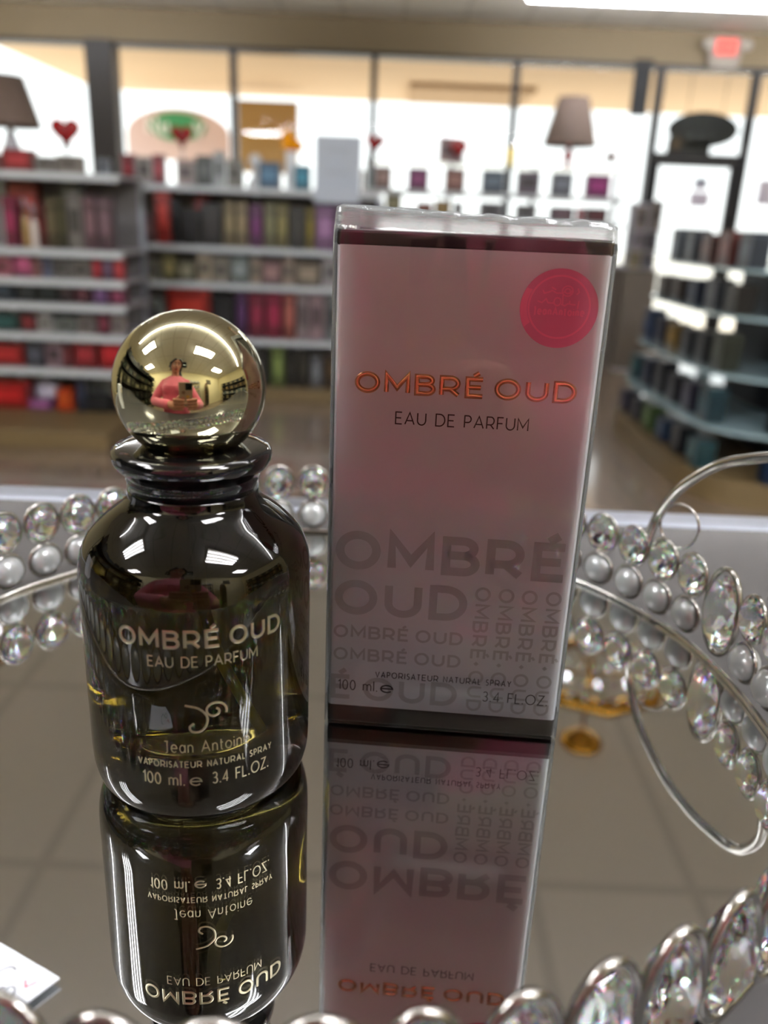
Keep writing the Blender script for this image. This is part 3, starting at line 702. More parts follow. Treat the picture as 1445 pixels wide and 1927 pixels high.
# ================================================================== DISPLAY SHELVING
ORD = ['first', 'second', 'third', 'fourth', 'fifth', 'sixth', 'seventh', 'eighth', 'ninth', 'tenth', 'eleventh', 'twelfth', 'thirteenth', 'fourteenth', 'fifteenth', 'sixteenth', 'seventeenth', 'eighteenth', 'nineteenth', 'twentieth']
def shade(hexc, k):
    v = [int(hexc.lstrip('#')[i:i + 2], 16) for i in (0, 2, 4)]
    return '#%02x%02x%02x' % tuple(max(0, min(255, int(x * k + (25 if k > 1 else 0)))) for x in v)
def carton_mesh(w, d, h, col, x0=0, y0=0, z0=0):
    bm = B(); b = min(.004, w * .06)
    bx(bm, -w / 2, w / 2, -d / 2, d / 2, 0, h, b)
    bx(bm, -w * .34, w * .34, -d / 2 - .0008, -d / 2 + .001, h * .3, h * .72, 0, 1)
    bx(bm, -w / 2 - .0006, w / 2 + .0006, -d / 2 - .0006, d / 2 + .0006, h * .86, h * .9, 0, 1)
    return bm
def carton_at(x, y, z, w, d, h, col, label, group, rz=0):
    lum = sum(lin(col)[:3]) / 3
    acc = shade(col, .55) if lum > .25 else shade(col, 1.35)
    o = link('perfume_box', carton_mesh(w, d, h, col), [box_mat(col), box_mat(acc)]); o.location = (x, y, z + .0008); o.rotation_euler = (0, 0, rz)
    return tag(o, label, 'perfume box', group)
def flask_at(x, y, z, w, h, col, label, group):
    t = empty('perfume_flask', (x, y, z + .0008), label, 'perfume bottle', group)
    r = w / 2
    link('flask_body', lathe(B(), [(0, 0), (r * .9, 0), (r, h * .05), (r, h * .5), (r * .75, h * .62), (r * .3, h * .68), (r * .3, h * .72), (0, h * .72)], 20), mat('flask_' + col.strip('#'), col, .08, coat=.5), t)
    link('flask_cap', lathe(B(), [(0, h * .72), (r * .42, h * .72), (r * .42, h * .97), (r * .3, h), (0, h)], 16), silver_dull, t)
    return t
def row(unit, shelf, Y, z, items, depth=.10, n0=0):
    lv = {'left display': TA, 'centre display': TB, 'window display': [1.36, 1.585, 1.83]}[unit] if shelf != 'top' else []
    gap = min([t - z for t in lv if t > z + .01] or [9]) - .024
    its = sorted(items, key=lambda t: (t[0] + t[1]) / 2)
    grp = 'packages on the %s shelf of the %s' % (shelf, unit)
    ends = []
    for i, it in enumerate(its):
        x0, x1, yt, col, cn = it[:5]; kind = it[5] if len(it) > 5 else 'box'
        dy = it[6] if len(it) > 6 else 0
        p, q = at(x0, yt, Y + dy), at(x1, yt, Y + dy)
        h = min(gap, max(.05, p.z - z)); w = q.x - p.x - .004; x = (p.x + q.x) / 2
        where = '%s from left, %s shelf of the %s' % (ORD[i + n0], shelf, unit)
        if kind == 'flask': flask_at(x, Y + dy + w / 2, z, w, h, col, '%s perfume flask, %s' % (cn, where), grp)
        else: carton_at(x, Y + dy + min(depth, w * .9) / 2, z, w, min(depth, w * .9), h, col, '%s carton, %s' % (cn, where), grp)
def gondola(name, x0, x1, yf, yb, tiers, label, base_y, top=None, back=True):
    g = empty(name, ((x0 + x1) / 2, yf, 0), label, 'shelving')
    cx = (x0 + x1) / 2; a, b = x0 - cx, x1 - cx; D = yb - yf
    link('plinth', bx(B(), a, b, base_y - yf, D, 0, .1, .006), mat('olive_wood_plinth', '#6d5c3e', .5), g)
    if back: link('back_panel', bx(B(), a, b, D - .03, D - .01, .1, tiers[-1] - .02), grey_back, g)
    for z in tiers[1:]:
        s = link('shelf', bx(B(), a, b, .01, D - .03, z - .018, z), white_metal, g)
        link('price_rail', bx(B(), a, b, -.012, .01, z - .04, z - .002, .003), rail_mat, s)
    for x in (a + .015, b - .015, 0):
        link('upright', bx(B(), x - .015, x + .015, D - .05, D - .02, .1, tiers[-1]), silver_dull, g)
    return g
TB = [.1, .44, .82, 1.07, 1.46]
TA = [.1, .36, .57, .745, .885, 1.05, 1.46]
gondola('display_shelving', -3.3, -1.56, 4.90, 5.40, TA, 'white tiered display shelving full of cartons at the left, nearest the counter', 4.42)
UA = 'left display'
row(UA, 'top', 4.95, 1.46, [(-60, -4, 286, '#9c6f6a', 'dusty pink'), (0, 57, 279, '#9c2029', 'crimson'), (62, 100, 293, '#a8a39f', 'pale grey'), (104, 150, 291, '#b1a89f', 'grey-beige'), (180, 204, 298, '#8e99a8', 'blue-grey')])
row(UA, 'second', 4.95, 1.05, [(0, 28, 368, '#7d1540', 'magenta'), (34, 47, 372, '#a58a5c', 'gold-topped', 'flask'), (50, 65, 385, '#d9cfc9', 'white', 'flask'), (12, 64, 341, '#c6504a', 'coral red', 'box', .16), (70, 82, 384, '#5d1618', 'dark red'), (84, 101, 370, '#5b5138', 'olive'), (103, 120, 367, '#3d3a20', 'dark olive'), (122, 150, 362, '#95918d', 'grey'), (153, 177, 368, '#6d4f57', 'mauve'), (179, 208, 370, '#5f4650', 'dusty mauve'), (112, 150, 343, '#bccbc9', 'frosted pale', 'box', .2)])
row(UA, 'third', 4.95, .885, [(-30, 20, 482, '#d97f92', 'pink'), (22, 58, 466, '#a84a72', 'rose'), (60, 74, 490, '#c98f86', 'salmon'), (76, 92, 480, '#8d93b5', 'lilac-blue'), (97, 130, 486, '#8b8987', 'mid grey'), (133, 168, 490, '#9a9590', 'warm grey'), (172, 188, 484, '#a82a38', 'red'), (190, 210, 478, '#5d4660', 'plum'), (212, 232, 486, '#b3343c', 'bright red')])
row(UA, 'fourth', 4.95, .745, [(-30, 24, 525, '#22303d', 'navy'), (26, 66, 522, '#10181f', 'blue-black'), (68, 108, 525, '#141f22', 'dark teal'), (112, 132, 528, '#3f3136', 'dark brown'), (136, 168, 528, '#4d2230', 'maroon'), (172, 200, 520, '#6b4a78', 'purple'), (203, 232, 522, '#7d3452', 'plum pink')])
row(UA, 'fifth', 4.95, .57, [(-30, 34, 589, '#1d4645', 'dark teal'), (37, 66, 592, '#6a1d25', 'maroon'), (68, 98, 592, '#d3d0cd', 'white'), (102, 140, 598, '#98a09c', 'grey-green'), (144, 178, 598, '#a59b98', 'grey'), (182, 205, 592, '#6f2a3c', 'wine red'), (208, 234, 596, '#b8adab', 'pale')])
row(UA, 'sixth', 4.95, .36, [(-30, 42, 646, '#9e1a1e', 'red'), (46, 80, 645, '#40424e', 'slate grey'), (83, 115, 643, '#ad8f9b', 'pale pink'), (118, 132, 650, '#6d2a30', 'wine'), (135, 180, 640, '#8a1f28', 'crimson'), (183, 232, 618, '#a6141e', 'bright red')])
row(UA, 'bottom', 4.93, .1, [(-30, 50, 716, '#a30d12', 'red'), (54, 102, 690, '#c3bed0', 'lilac-white', 'flask', .12), (52, 96, 752, '#9b5a93', 'lilac'), (104, 134, 732, '#d8430f', 'orange'), (139, 160, 702, '#1d2135', 'navy'), (163, 208, 745, '#0d0e12', 'black'), (163, 206, 706, '#c8ccca', 'white', 'box', .14), (210, 236, 720, '#2a1f24', 'dark brown')])

gondola('display_shelving', -1.95, -.12, 6.00, 6.45, TB, 'white tiered display shelving behind the bottle, second from the left wall', 5.93)
UB = 'centre display'
row(UB, 'top', 6.05, 1.46, [(226, 252, 289, '#8a2532', 'dark red'), (256, 282, 294, '#c9bfbc', 'white'), (285, 308, 290, '#9c3540', 'red and grey'), (330, 364, 300, '#d9c6c4', 'pale pink'), (367, 398, 292, '#4b5250', 'dark grey'), (401, 422, 284, '#dfe9ee', 'frosted white'), (425, 455, 300, '#a5a49a', 'sage grey'), (486, 526, 304, '#3e6f93', 'blue'), (553, 584, 310, '#1f7f9e', 'teal blue'), (680, 688, 320, '#c4aaa0', 'beige')])
row(UB, 'second', 6.05, 1.07, [(225, 262, 352, '#8d6f80', 'mauve'), (268, 288, 400, '#6b4a4c', 'brown'), (290, 318, 354, '#b6322a', 'red-topped'), (320, 336, 376, '#0b0c12', 'black'), (338, 374, 392, '#0c0b10', 'jet black'), (364, 392, 358, '#a02a2c', 'red', 'box', .16), (376, 416, 382, '#15100f', 'brown-black'), (419, 442, 378, '#7d6f4c', 'gold'), (444, 465, 378, '#8a7a58', 'tan'), (469, 494, 385, '#5c0f57', 'magenta'), (497, 518, 380, '#6f6d4a', 'olive'), (520, 542, 382, '#79713c', 'olive-gold'), (545, 576, 388, '#1e1c16', 'black and gold'), (578, 590, 390, '#8a7a1f', 'gold-edged'), (594, 630, 386, '#8c6390', 'lilac'), (634, 684, 384, '#9a7c98', 'pale lilac')])
row(UB, 'third', 6.05, .82, [(248, 300, 488, '#9c998a', 'stone grey'), (304, 330, 480, '#8a8256', 'khaki'), (334, 366, 490, '#83806a', 'olive grey'), (370, 398, 478, '#d8c8ae', 'cream'), (400, 430, 484, '#b9b1a2', 'putty'), (433, 468, 482, '#7f8a8a', 'blue-grey'), (471, 490, 486, '#d6c4ae', 'ivory'), (492, 530, 490, '#8a6a6a', 'dusty rose'), (533, 553, 484, '#d3bfae', 'beige'), (556, 603, 494, '#8a7d6c', 'taupe'), (606, 640, 484, '#cfc9cc', 'pale grey')])
row(UB, 'fourth', 6.05, .44, [(258, 306, 560, '#9fa7a2', 'pale green-grey'), (312, 394, 532, '#b3281c', 'red and orange'), (398, 440, 556, '#0e0e13', 'black'), (443, 464, 548, '#4a2355', 'purple'), (467, 498, 550, '#7c1233', 'crimson'), (500, 530, 550, '#8a1038', 'raspberry'), (533, 556, 550, '#9a5147', 'terracotta'), (559, 580, 548, '#b8a5a9', 'pink-grey'), (582, 610, 552, '#c2a3aa', 'pale pink'), (613, 640, 556, '#8d9193', 'grey')])
row(UB, 'bottom', 6.02, .1, [(464, 478, 660, '#4c1620', 'dark red'), (481, 507, 655, '#191712', 'black'), (510, 535, 652, '#6b7d3e', 'green and violet'), (538, 556, 660, '#17150f', 'black and gold'), (558, 582, 656, '#221e14', 'dark bronze'), (585, 606, 672, '#6d7076', 'grey'), (609, 640, 668, '#3c2a12', 'dark gold')])

# things standing on the shelving tops
red_gloss = mat('glossy_red', '#9e1016', .25, coat=.5)
def heart(x, y, z, zs, s, label, col=red_gloss):
    t = empty('heart_ornament', (x, y, zs), label, 'ornament', 'hearts on stands')
    h = z - zs
    pts = []
    for i in range(40):
        a = 2 * PI * i / 40; pts.append((s * .0315 * 16 * math.sin(a) ** 3, h + s * .0315 * (13 * math.cos(a) - 5 * math.cos(2 * a) - 2 * math.cos(3 * a) - math.cos(4 * a))))
    bm = prism(B(), pts, -s * .16, s * .16); bmesh.ops.bevel(bm, geom=[e for e in bm.edges if abs(e.verts[0].co.y - e.verts[1].co.y) < 1e-6], offset=s * .1, segments=3, affect='EDGES')
    link('heart', bm, col, t, True)
    link('stem', tube(B(), [(0, 0, .012), (0, 0, h - s * .45)], .006, 8), white_metal, t)
    link('stand', lathe(B(), [(0, 0), (s * .5, 0), (s * .5, .008), (s * .12, .014), (0, .014)], 24), white_metal, t)
for px, py, Y, zs, s, lab in ((123, 246, 5.24, 1.46, .17, 'red heart ornament on a white stem above the left display'), (342, 254, 6.27, 1.46, .15, 'red heart ornament in front of the green oval shop sign'), (706, 268, 6.27, 1.46, .13, 'red heart ornament right of the white sign board')):
    p = at(px, py, Y); heart(p.x, Y, p.z, zs, s, lab)
# yellow glass bird-like ornament
p = at(548, 270, 6.25)
bd = empty('glass_ornament', (p.x, 6.25, 1.46), 'amber yellow glass heart-shaped ornament on a clear white post left of the sign board', 'ornament')
bm = B(); bmesh.ops.create_uvsphere(bm, u_segments=20, v_segments=12, radius=.055, matrix=Matrix.Translation((-.015, 0, p.z - 1.46)) @ Matrix.Diagonal((1, .6, .95, 1)))
bmesh.ops.create_uvsphere(bm, u_segments=20, v_segments=12, radius=.05, matrix=Matrix.Translation((.035, 0, p.z - 1.475)) @ Matrix.Diagonal((1, .6, .8, 1)))
bmesh.ops.create_uvsphere(bm, u_segments=16, v_segments=10, radius=.035, matrix=Matrix.Translation((-.03, 0, p.z - 1.41)))
link('amber_body', bm, mat('amber_glass', '#ffb400', .1, trans=.6, ior=1.3), bd, True)
link('post', bx(B(), -.035, .035, -.035, .035, 0, p.z - 1.46 - .05, .006), mat('frosted_acrylic', '#eef3f8', .2, trans=.3), bd)
p = at(480, 245 + 35, 6.25)
fl = empty('clear_decanter', (p.x, 6.25, 1.46), 'clear tall decanter with a round stopper left of the amber ornament', 'bottle')
link('decanter_body', lathe(B(), [(0, 0), (.05, 0), (.055, .02), (.05, .05), (.022, .08), (.02, .15), (0, .15)], 24), mat('frosted_acrylic'), fl)
bm = B(); bmesh.ops.create_uvsphere(bm, u_segments=20, v_segments=12, radius=.045, matrix=Matrix.Translation((0, 0, .19))); link('stopper', bm, mat('frosted_acrylic'), fl, True)
# white sign board
a, b = at(594, 254, 6.1), at(677, 385, 6.1)
sb = empty('sign_board', ((a.x + b.x) / 2, 6.1, 1.46), 'plain pale blue-grey sign board standing on the centre display', 'sign')
w = (b.x - a.x) / 2
link('board', bx(B(), -w, w, -.01, .01, .0, a.z - 1.46, .003), mat('pale_blue_board', '#b6bfcc', .6), sb)
link('skirt', bx(B(), -w, w, -.126, -.118, b.z - 1.46, .01, .002), mat('pale_blue_board'), sb)
bm = B()
for z, ww in ((.27, .5), (.255, .42), (.13, .55), (.115, .48)): bx(bm, -w * ww, w * ww, -.0112, -.0100, z, z + .006)
link('faint_lines', bm, mat('faint_grey_print', '#a4abb6', .6), sb)
# green leaf sprig
p = at(228, 415, 6.0)
lf = empty('leaf_sprig', (p.x, 5.98, 1.07), 'lime green leaf sprig standing on the second shelf of the centre display', 'ornament')
for k, (dx, h, w_) in enumerate(((-.02, .2, .04), (.02, .23, .045), (.045, .15, .035))):
    bm = B(); n = 8; L_ = []; R_ = []; 
    for i in range(n + 1):
        t = i / n; ww = w_ * math.sin(PI * min(1, t * .93 + .05)); L_.append(bm.verts.new((dx - ww + dx * t, -.01 * math.sin(PI * t), h * t))); R_.append(bm.verts.new((dx + ww + dx * t, -.01 * math.sin(PI * t), h * t)))
    for i in range(n): bm.faces.new((L_[i], R_[i], R_[i + 1], L_[i + 1]))
    bmesh.ops.solidify(bm, geom=bm.faces[:], thickness=.003)
    link('leaf', bm, mat('lime_leaf', '#86b51e', .5), lf)
# table lamps
def table_lamp(x, y, zs, zb, zt, rb, rt, label, basecol):
    t = empty('table_lamp', (x, y, zs), label, 'table lamp', 'table lamps with grey shades')
    link('lamp_base', lathe(B(), [(0, 0), (.075, 0), (.08, .012), (.03, .03), (.022, .06), (.045, .10), (.05, .13), (.02, (zb - zs) * .9), (.012, zb - zs + .02), (0, zb - zs + .02)], 28), basecol, t)
    link('lamp_shade', lathe(B(), [(rb, zb - zs), (rt, zt - zs), (rt - .004, zt - zs), (rb - .004, zb - zs), (rb, zb - zs)], 40), mat('grey_pink_shade', '#66574f', .8), t)
    bm = B()
    for k in range(3): an = k * 2 * PI / 3; tube(bm, [(0, 0, zt - zs - .02), (rt * .99 * math.cos(an), rt * .99 * math.sin(an), zt - zs - .005)], .003, 6)
    link('shade_spider', bm, silver, t)
    return t
a, b, c_, d_ = at(-18, 140, 5.15), at(48, 140, 5.15), at(-42, 235, 5.15), at(73, 235, 5.15)
table_lamp((c_.x + d_.x) / 2, 5.17, 1.46, c_.z, a.z, (d_.x - c_.x) / 2, (b.x - a.x) / 2, 'grey shaded table lamp with white base on the left display', white_metal)

# window display unit further back
uc = empty('window_display', (.95, 8.45, 0), 'white two-tier window display with small cartons behind the carton', 'shelving')
def UCx(x0, x1, y0, y1, z0, z1, b=0): return bx(B(), x0 - .95, x1 - .95, y0 - 8.45, y1 - 8.45, z0, z1, b)
link('cabinet_body', UCx(-.3, 2.36, 8.40, 8.9, .0, .95, .006), mat('grey_brown_cabinet', '#6b645d', .6), uc)
for z in (1.36, 1.585): 
    s = link('shelf', UCx(-.32, 2.2, 8.40, 8.85, z - .02, z), white_metal, uc)
    link('price_rail', UCx(-.32, 2.2, 8.385, 8.40, z - .045, z), rail_mat, s)
link('glass_shelf', UCx(-.32, 2.2, 8.42, 8.85, 1.83, 1.842), pane_mat, uc)
for x in (-.30, .52, 1.35, 2.18): link('upright', UCx(x - .02, x + .02, 8.80, 8.84, .95, 1.83), white_metal, uc)
link('counter_shelf', UCx(-.32, 2.36, 8.36, 8.9, .95, .98, .004), white_metal, uc)
UC = 'window display'
row(UC, 'upper', 8.42, 1.585, [(692, 703, 318, '#8fb0b2', 'aqua'), (705, 738, 312, '#9c7f78', 'brown'), (768, 808, 315, '#7f2a6c', 'magenta'), (838, 877, 316, '#93645c', 'patterned red-brown'), (908, 951, 319, '#56687c', 'slate blue'), (975, 1019, 321, '#8d7f90', 'grey-mauve'), (1040, 1081, 324, '#6b7280', 'slate grey'), (1105, 1152, 327, '#8c2270', 'bright magenta')])
row(UC, 'lower', 8.42, 1.36, [(694, 722, 376, '#b7a9a0', 'beige'), (725, 757, 362, '#8a8662', 'olive'), (783, 815, 380, '#8a4a3a', 'rust'), (818, 850, 376, '#a08040', 'amber'), (854, 872, 380, '#8f8a90', 'grey'), (903, 946, 380, '#8a8590', 'lilac grey'), (972, 1012, 384, '#a09fa8', 'pale grey'), (1036, 1082, 388, '#6d5563', 'mauve'), (1086, 1100, 390, '#a6404f', 'red'), (1103, 1146, 390, '#5a2530', 'dark maroon')])
a, b, c_, d_ = at(1050, 181, 8.6), at(1108, 184, 8.6), at(1022, 272, 8.6), at(1123, 277, 8.6)
table_lamp((c_.x + d_.x) / 2, 8.64, 1.842, c_.z, a.z, (d_.x - c_.x) / 2, (b.x - a.x) / 2, 'grey shaded table lamp with red base on the window display', mat('red_lamp_base', '#b4252c', .3, coat=.4))
p = at(850, 280, 8.6)
pb = carton_at(p.x, 8.66, 1.842, .24, .1, .24, '#e3bcc0', 'pale pink gift box standing on the glass top of the window display', 'gifts on the window display')
p = at(863, 279, 8.5); heart(p.x, 8.51, p.z, 1.842, .17, 'dark red heart ornament before the pale pink gift box')
p = at(961, 283, 8.6)
cn = empty('pillar_candle', (p.x, 8.6, 1.842), 'yellow pillar candle on the glass top of the window display', 'candle')
link('wax', lathe(B(), [(0, 0), (.04, 0), (.042, .01), (.042, .16), (.035, .165), (0, .158)], 24), mat('yellow_wax', '#e6c838', .4), cn)
link('wick', tube(B(), [(0, 0, .155), (.002, 0, .185)], .002, 6), mat('black_ink'), cn)
p = at(1150, 296, 8.6); heart(p.x, 8.6, p.z, 1.842, .12, 'small brown heart ornament at the right end of the window display', mat('brown_glaze', '#5d3a32', .3))
# pale rack between the window display and the door
rk = empty('brochure_rack', (2.36, 8.15, 0), 'white wire rack of pale papers left of the glass door', 'rack')
for z in (.96, 1.13, 1.3): link('rack_tray', bx(B(), -.17, .13, -.06, .1, z, z + .012, .003), white_metal, rk)
link('rack_back', bx(B(), -.17, .13, .1, .112, 0.95, 1.55), white_metal, rk); link('pedestal', bx(B(), -.17, .13, -.06, .11, .02, .95, .004), mat('grey_brown_cabinet'), rk)
link('rack_foot', bx(B(), -.17, .13, -.1, .13, 0, .02, .004), white_metal, rk)
for i, (dx, z, h, col, cn_) in enumerate(((-.08, 1.312, .2, '#b5a6a2', 'pinkish grey paper pack on the top tray of the white rack'), (.06, 1.312, .26, '#a89c9a', 'taller grey-brown pack on the top tray of the white rack'), (-.08, 1.142, .15, '#c9bfd0', 'lilac pack on the second tray of the white rack'), (.05, 1.142, .14, '#4a4756', 'dark grey pack on the second tray of the white rack'), (-.09, .972, .14, '#d8c9a6', 'cream pack on the lowest tray of the white rack'), (.05, .972, .13, '#a7a6b8', 'blue-grey pack on the lowest tray of the white rack'))):
    carton_at(2.36 + dx, 8.15, z, .1, .05, h, col, cn_, 'packs on the white rack')

# oval stepped display on the right
ov = empty('oval_display', (2.42, 4.85, 0), 'oval stepped display with glass shelves and dark cartons at the right', 'shelving')
def sup(hx, hy, n=4.5, seg=72):
    out = []
    for i in range(seg):
        t = 2 * PI * i / seg; c, s = math.cos(t), math.sin(t)
        out.append((hx * math.copysign(abs(c) ** (2 / n), c), hy * math.copysign(abs(s) ** (2 / n), s)))
    return out
def slab(hx, hy, z0, z1):
    bm = B(); o = sup(hx, hy); a = [bm.verts.new((x, y, z0)) for x, y in o]; b = [bm.verts.new((x, y, z1)) for x, y in o]
    bm.faces.new(a[::-1]); bm.faces.new(b)
    for i in range(len(a)): bm.faces.new((a[i], a[(i + 1) % len(a)], b[(i + 1) % len(a)], b[i]))
    return bm
link('plinth', slab(.9, 1.05, 0, .13), mat('olive_wood_plinth'), ov)
link('core', slab(.34, .42, .13, 1.12), mat('dark_core', '#2a2c33', .5), ov)
glass_shelf = mat('pale_glass_shelf', '#a9c4cc', .08, coat=.6)
TD = [(.13, .9, 1.05), (.36, .87, 1.0), (.62, .83, .95), (.90, .79, .9), (1.12, .75, .86)]
for z, hx, hy in TD[1:]: link('glass_shelf', slab(hx, hy, z - .014, z), glass_shelf, ov)
nm_ = ['bottom', 'second', 'third', 'fourth', 'top']
pal = [[('#2c2a45', 'indigo'), ('#3c3b45', 'charcoal'), ('#54733a', 'green'), ('#17375d', 'blue'), ('#141722', 'black'), ('#1b4a52', 'teal'), ('#24242c', 'smoke grey'), ('#2e3a22', 'dark olive')],
       [('#124e59', 'teal'), ('#17203d', 'navy'), ('#2b2d35', 'charcoal'), ('#191723', 'black'), ('#201a38', 'violet-black'), ('#143d49', 'petrol'), ('#14141a', 'jet black'), ('#1f1640', 'deep violet')],
       [('#1c3b66', 'blue'), ('#20243c', 'navy'), ('#8a6a1e', 'gold'), ('#232730', 'slate'), ('#15161d', 'black'), ('#2e3428', 'dark green'), ('#2a1d18', 'brown'), ('#33281f', 'umber')],
       [('#6b635e', 'grey'), ('#3b2c25', 'brown'), ('#1d2944', 'navy'), ('#4a4c52', 'iron grey'), ('#1a1512', 'black-brown'), ('#33281c', 'bronze'), ('#221a16', 'espresso'), ('#403a36', 'stone')],
       [('#4a5464', 'blue-grey'), ('#2c3442', 'slate'), ('#5a3029', 'brick'), ('#6b2b26', 'red-brown'), ('#3b4654', 'steel blue'), ('#2d3947', 'dark blue-grey'), ('#39424c', 'grey'), ('#26303c', 'ink blue')]]
hts = [.17, .2, .2, .17, .2]
for t, (z, hx, hy) in enumerate(TD):
    k = 0; gname = 'dark cartons on the %s tier of the oval display' % nm_[t]
    # the side towards the aisle (left), back to front, then the front side
    ix, iy = (hx - .10, hy - .10)
    cnt = 6 if t < 3 else 5
    for i in range(cnt):
        y = 4.85 + iy * .72 - i * (iy * 1.44) / (cnt - 1); x = 2.42 - ix + .02
        col, cn_ = pal[t][i % 8]
        carton_at(x, y, z, .15, .1, hts[t] * random.uniform(.75, 1.0), col, '%s carton, %s from the door, aisle side, %s tier of oval display' % (cn_, ORD[i], nm_[t]), gname, -PI / 2)
    cf_ = 5 if t < 3 else 4
    for i in range(cf_):
        x = 2.42 - ix * .62 + i * (ix * 1.3) / (cf_ - 1); y = 4.85 - iy - .02
        col, cn_ = pal[t][(i + 3) % 8]
        carton_at(x, y, z, .16, .1, hts[t] * random.uniform(.8, 1.0), col, '%s carton, %s from left, counter side, %s tier of oval display' % (cn_, ORD[i], nm_[t]), gname, 0)

# ================================================================== THE PERSON TAKING THE PHOTOGRAPH (seen in the ball cap)
def capsule(bm, a, b, ra, rb, seg=12):
    a, b = Vector(a), Vector(b); d = (b - a); Lc = d.length; t = d.normalized(); n = t.orthogonal().normalized(); q = t.cross(n)
    prof = [(-ra * math.cos(x), ra * math.sin(x), 0) for x in [PI / 2 * i / 4 for i in range(1, 5)]] + [(Lc + rb * math.sin(x), rb * math.cos(x), 0) for x in [PI / 2 * i / 4 for i in range(0, 4)]]
    rings = [[bm.verts.new(a + t * s + (n * math.cos(2 * PI * k / seg) + q * math.sin(2 * PI * k / seg)) * r) for k in range(seg)] for s, r, _ in prof]
    s0 = bm.verts.new(a - t * ra); s1 = bm.verts.new(b + t * rb)
    for A, Bq in zip(rings, rings[1:]):
        for k in range(seg): bm.faces.new((A[k], A[(k + 1) % seg], Bq[(k + 1) % seg], Bq[k]))
    for k in range(seg):
        bm.faces.new((s0, rings[0][(k + 1) % seg], rings[0][k])); bm.faces.new((s1, rings[-1][k], rings[-1][(k + 1) % seg]))
def chain(bm, pts, rads):
    for i in range(len(pts) - 1): capsule(bm, pts[i], pts[i + 1], rads[i], rads[i + 1])
def ell(bm, c, r, rot=None):
    mtx = Matrix.Translation(c) @ (rot.to_matrix().to_4x4() if rot else Matrix()) @ Matrix.Diagonal((r[0], r[1], r[2], 1))
    bmesh.ops.create_uvsphere(bm, u_segments=20, v_segments=14, radius=1, matrix=mtx)
def loft(bm, rings, seg=24):
    R_ = [[bm.verts.new((cx + rx * math.cos(2 * PI * k / seg), cy + ry * math.sin(2 * PI * k / seg), z)) for k in range(seg)] for cx, cy, z, rx, ry in rings]
    for A, Bq in zip(R_, R_[1:]):
        for k in range(seg): bm.faces.new((A[k], A[(k + 1) % seg], Bq[(k + 1) % seg], Bq[k]))
    bm.faces.new(R_[0][::-1]); bm.faces.new(R_[-1])
def fuse(name, bm, mt, parent, vox, smooth_it=6):
    bmesh.ops.recalc_face_normals(bm, faces=bm.faces[:])
    o = link(name, bm, mt, parent)
    r = o.modifiers.new('remesh', 'REMESH'); r.mode = 'VOXEL'; r.voxel_size = vox; r.use_smooth_shade = True
    if smooth_it:
        s = o.modifiers.new('smooth', 'SMOOTH'); s.iterations = smooth_it; s.factor = .5
    return o
skin = mat('warm_brown_skin', '#b98068', .5)
bsdf(skin).inputs['Subsurface Weight'].default_value = .05
PX, PY = -.125, -.315
def Pp(x, y, z): return (x, y, z)              # relative to the person's standing point
HC = Vector((.0, .045, 1.585))                   # head centre
hr = Euler((math.radians(-22), 0, math.radians(-12)))
def Hd(x, y, z): return tuple(HC + hr.to_matrix() @ Vector((x, y, z)))
person = empty('person', (PX, PY, 0), 'person in a pink cardigan holding up a phone, mirrored in the gold ball', 'person')
SL, SR = (-.150, -.005, 1.345), (.150, .0, 1.345)
EL, ER = (-.235, .13, 1.10), (.255, .13, 1.09)
WL, WR = (-PX - .115, -PY - .06, 1.135), (-PX + .035, -PY - .065, 1.132)
bm = B()
# torso, hips, legs and feet
loft(bm, [(0, 0, .90, .165, .115), (0, 0, .98, .160, .108), (0, .005, 1.08, .135, .095), (0, .005, 1.2, .145, .105), (0, .01, 1.28, .155, .11), (0, 0, 1.36, .150, .085), (0, -.005, 1.41, .085, .06)])
for s in (-1, 1):
    ell(bm, (s * .06, .085, 1.255), (.06, .045, .055))
    chain(bm, [(s * .09, 0, .93), (s * .10, .02, .49), (s * .105, -.01, .09)], [.092, .058, .040])
    chain(bm, [(s * .105, -.03, .055), (s * .115, .14, .035)], [.042, .032])
chain(bm, [(0, -.015, 1.36), (0, .02, 1.50)], [.056, .050])
for s in (-1, 1): chain(bm, [(s * .135, 0, 1.365), (s * .03, -.01, 1.425)], [.036, .036])
# head: skull, jaw, nose, ears
ell(bm, Hd(0, -.012, .03), (.075, .094, .088), hr); ell(bm, Hd(0, .028, -.045), (.056, .062, .066), hr); ell(bm, Hd(0, .058, -.088), (.026, .026, .022), hr)
chain(bm, [Hd(0, .078, .012), Hd(0, .094, -.026)], [.008, .0105])
for s in (-1, 1): ell(bm, Hd(s * .031, .071, .0245), (.020, .0115, .0085), hr)
for s in (-1, 1):
    ell(bm, Hd(s * .078, -.012, -.005), (.010, .02, .032), hr); ell(bm, Hd(s * .038, .052, -.022), (.024, .022, .024), hr)
# arms
for S, E_, W_ in ((SL, EL, WL), (SR, ER, WR)): chain(bm, [S, E_, W_], [.050, .042, .027])
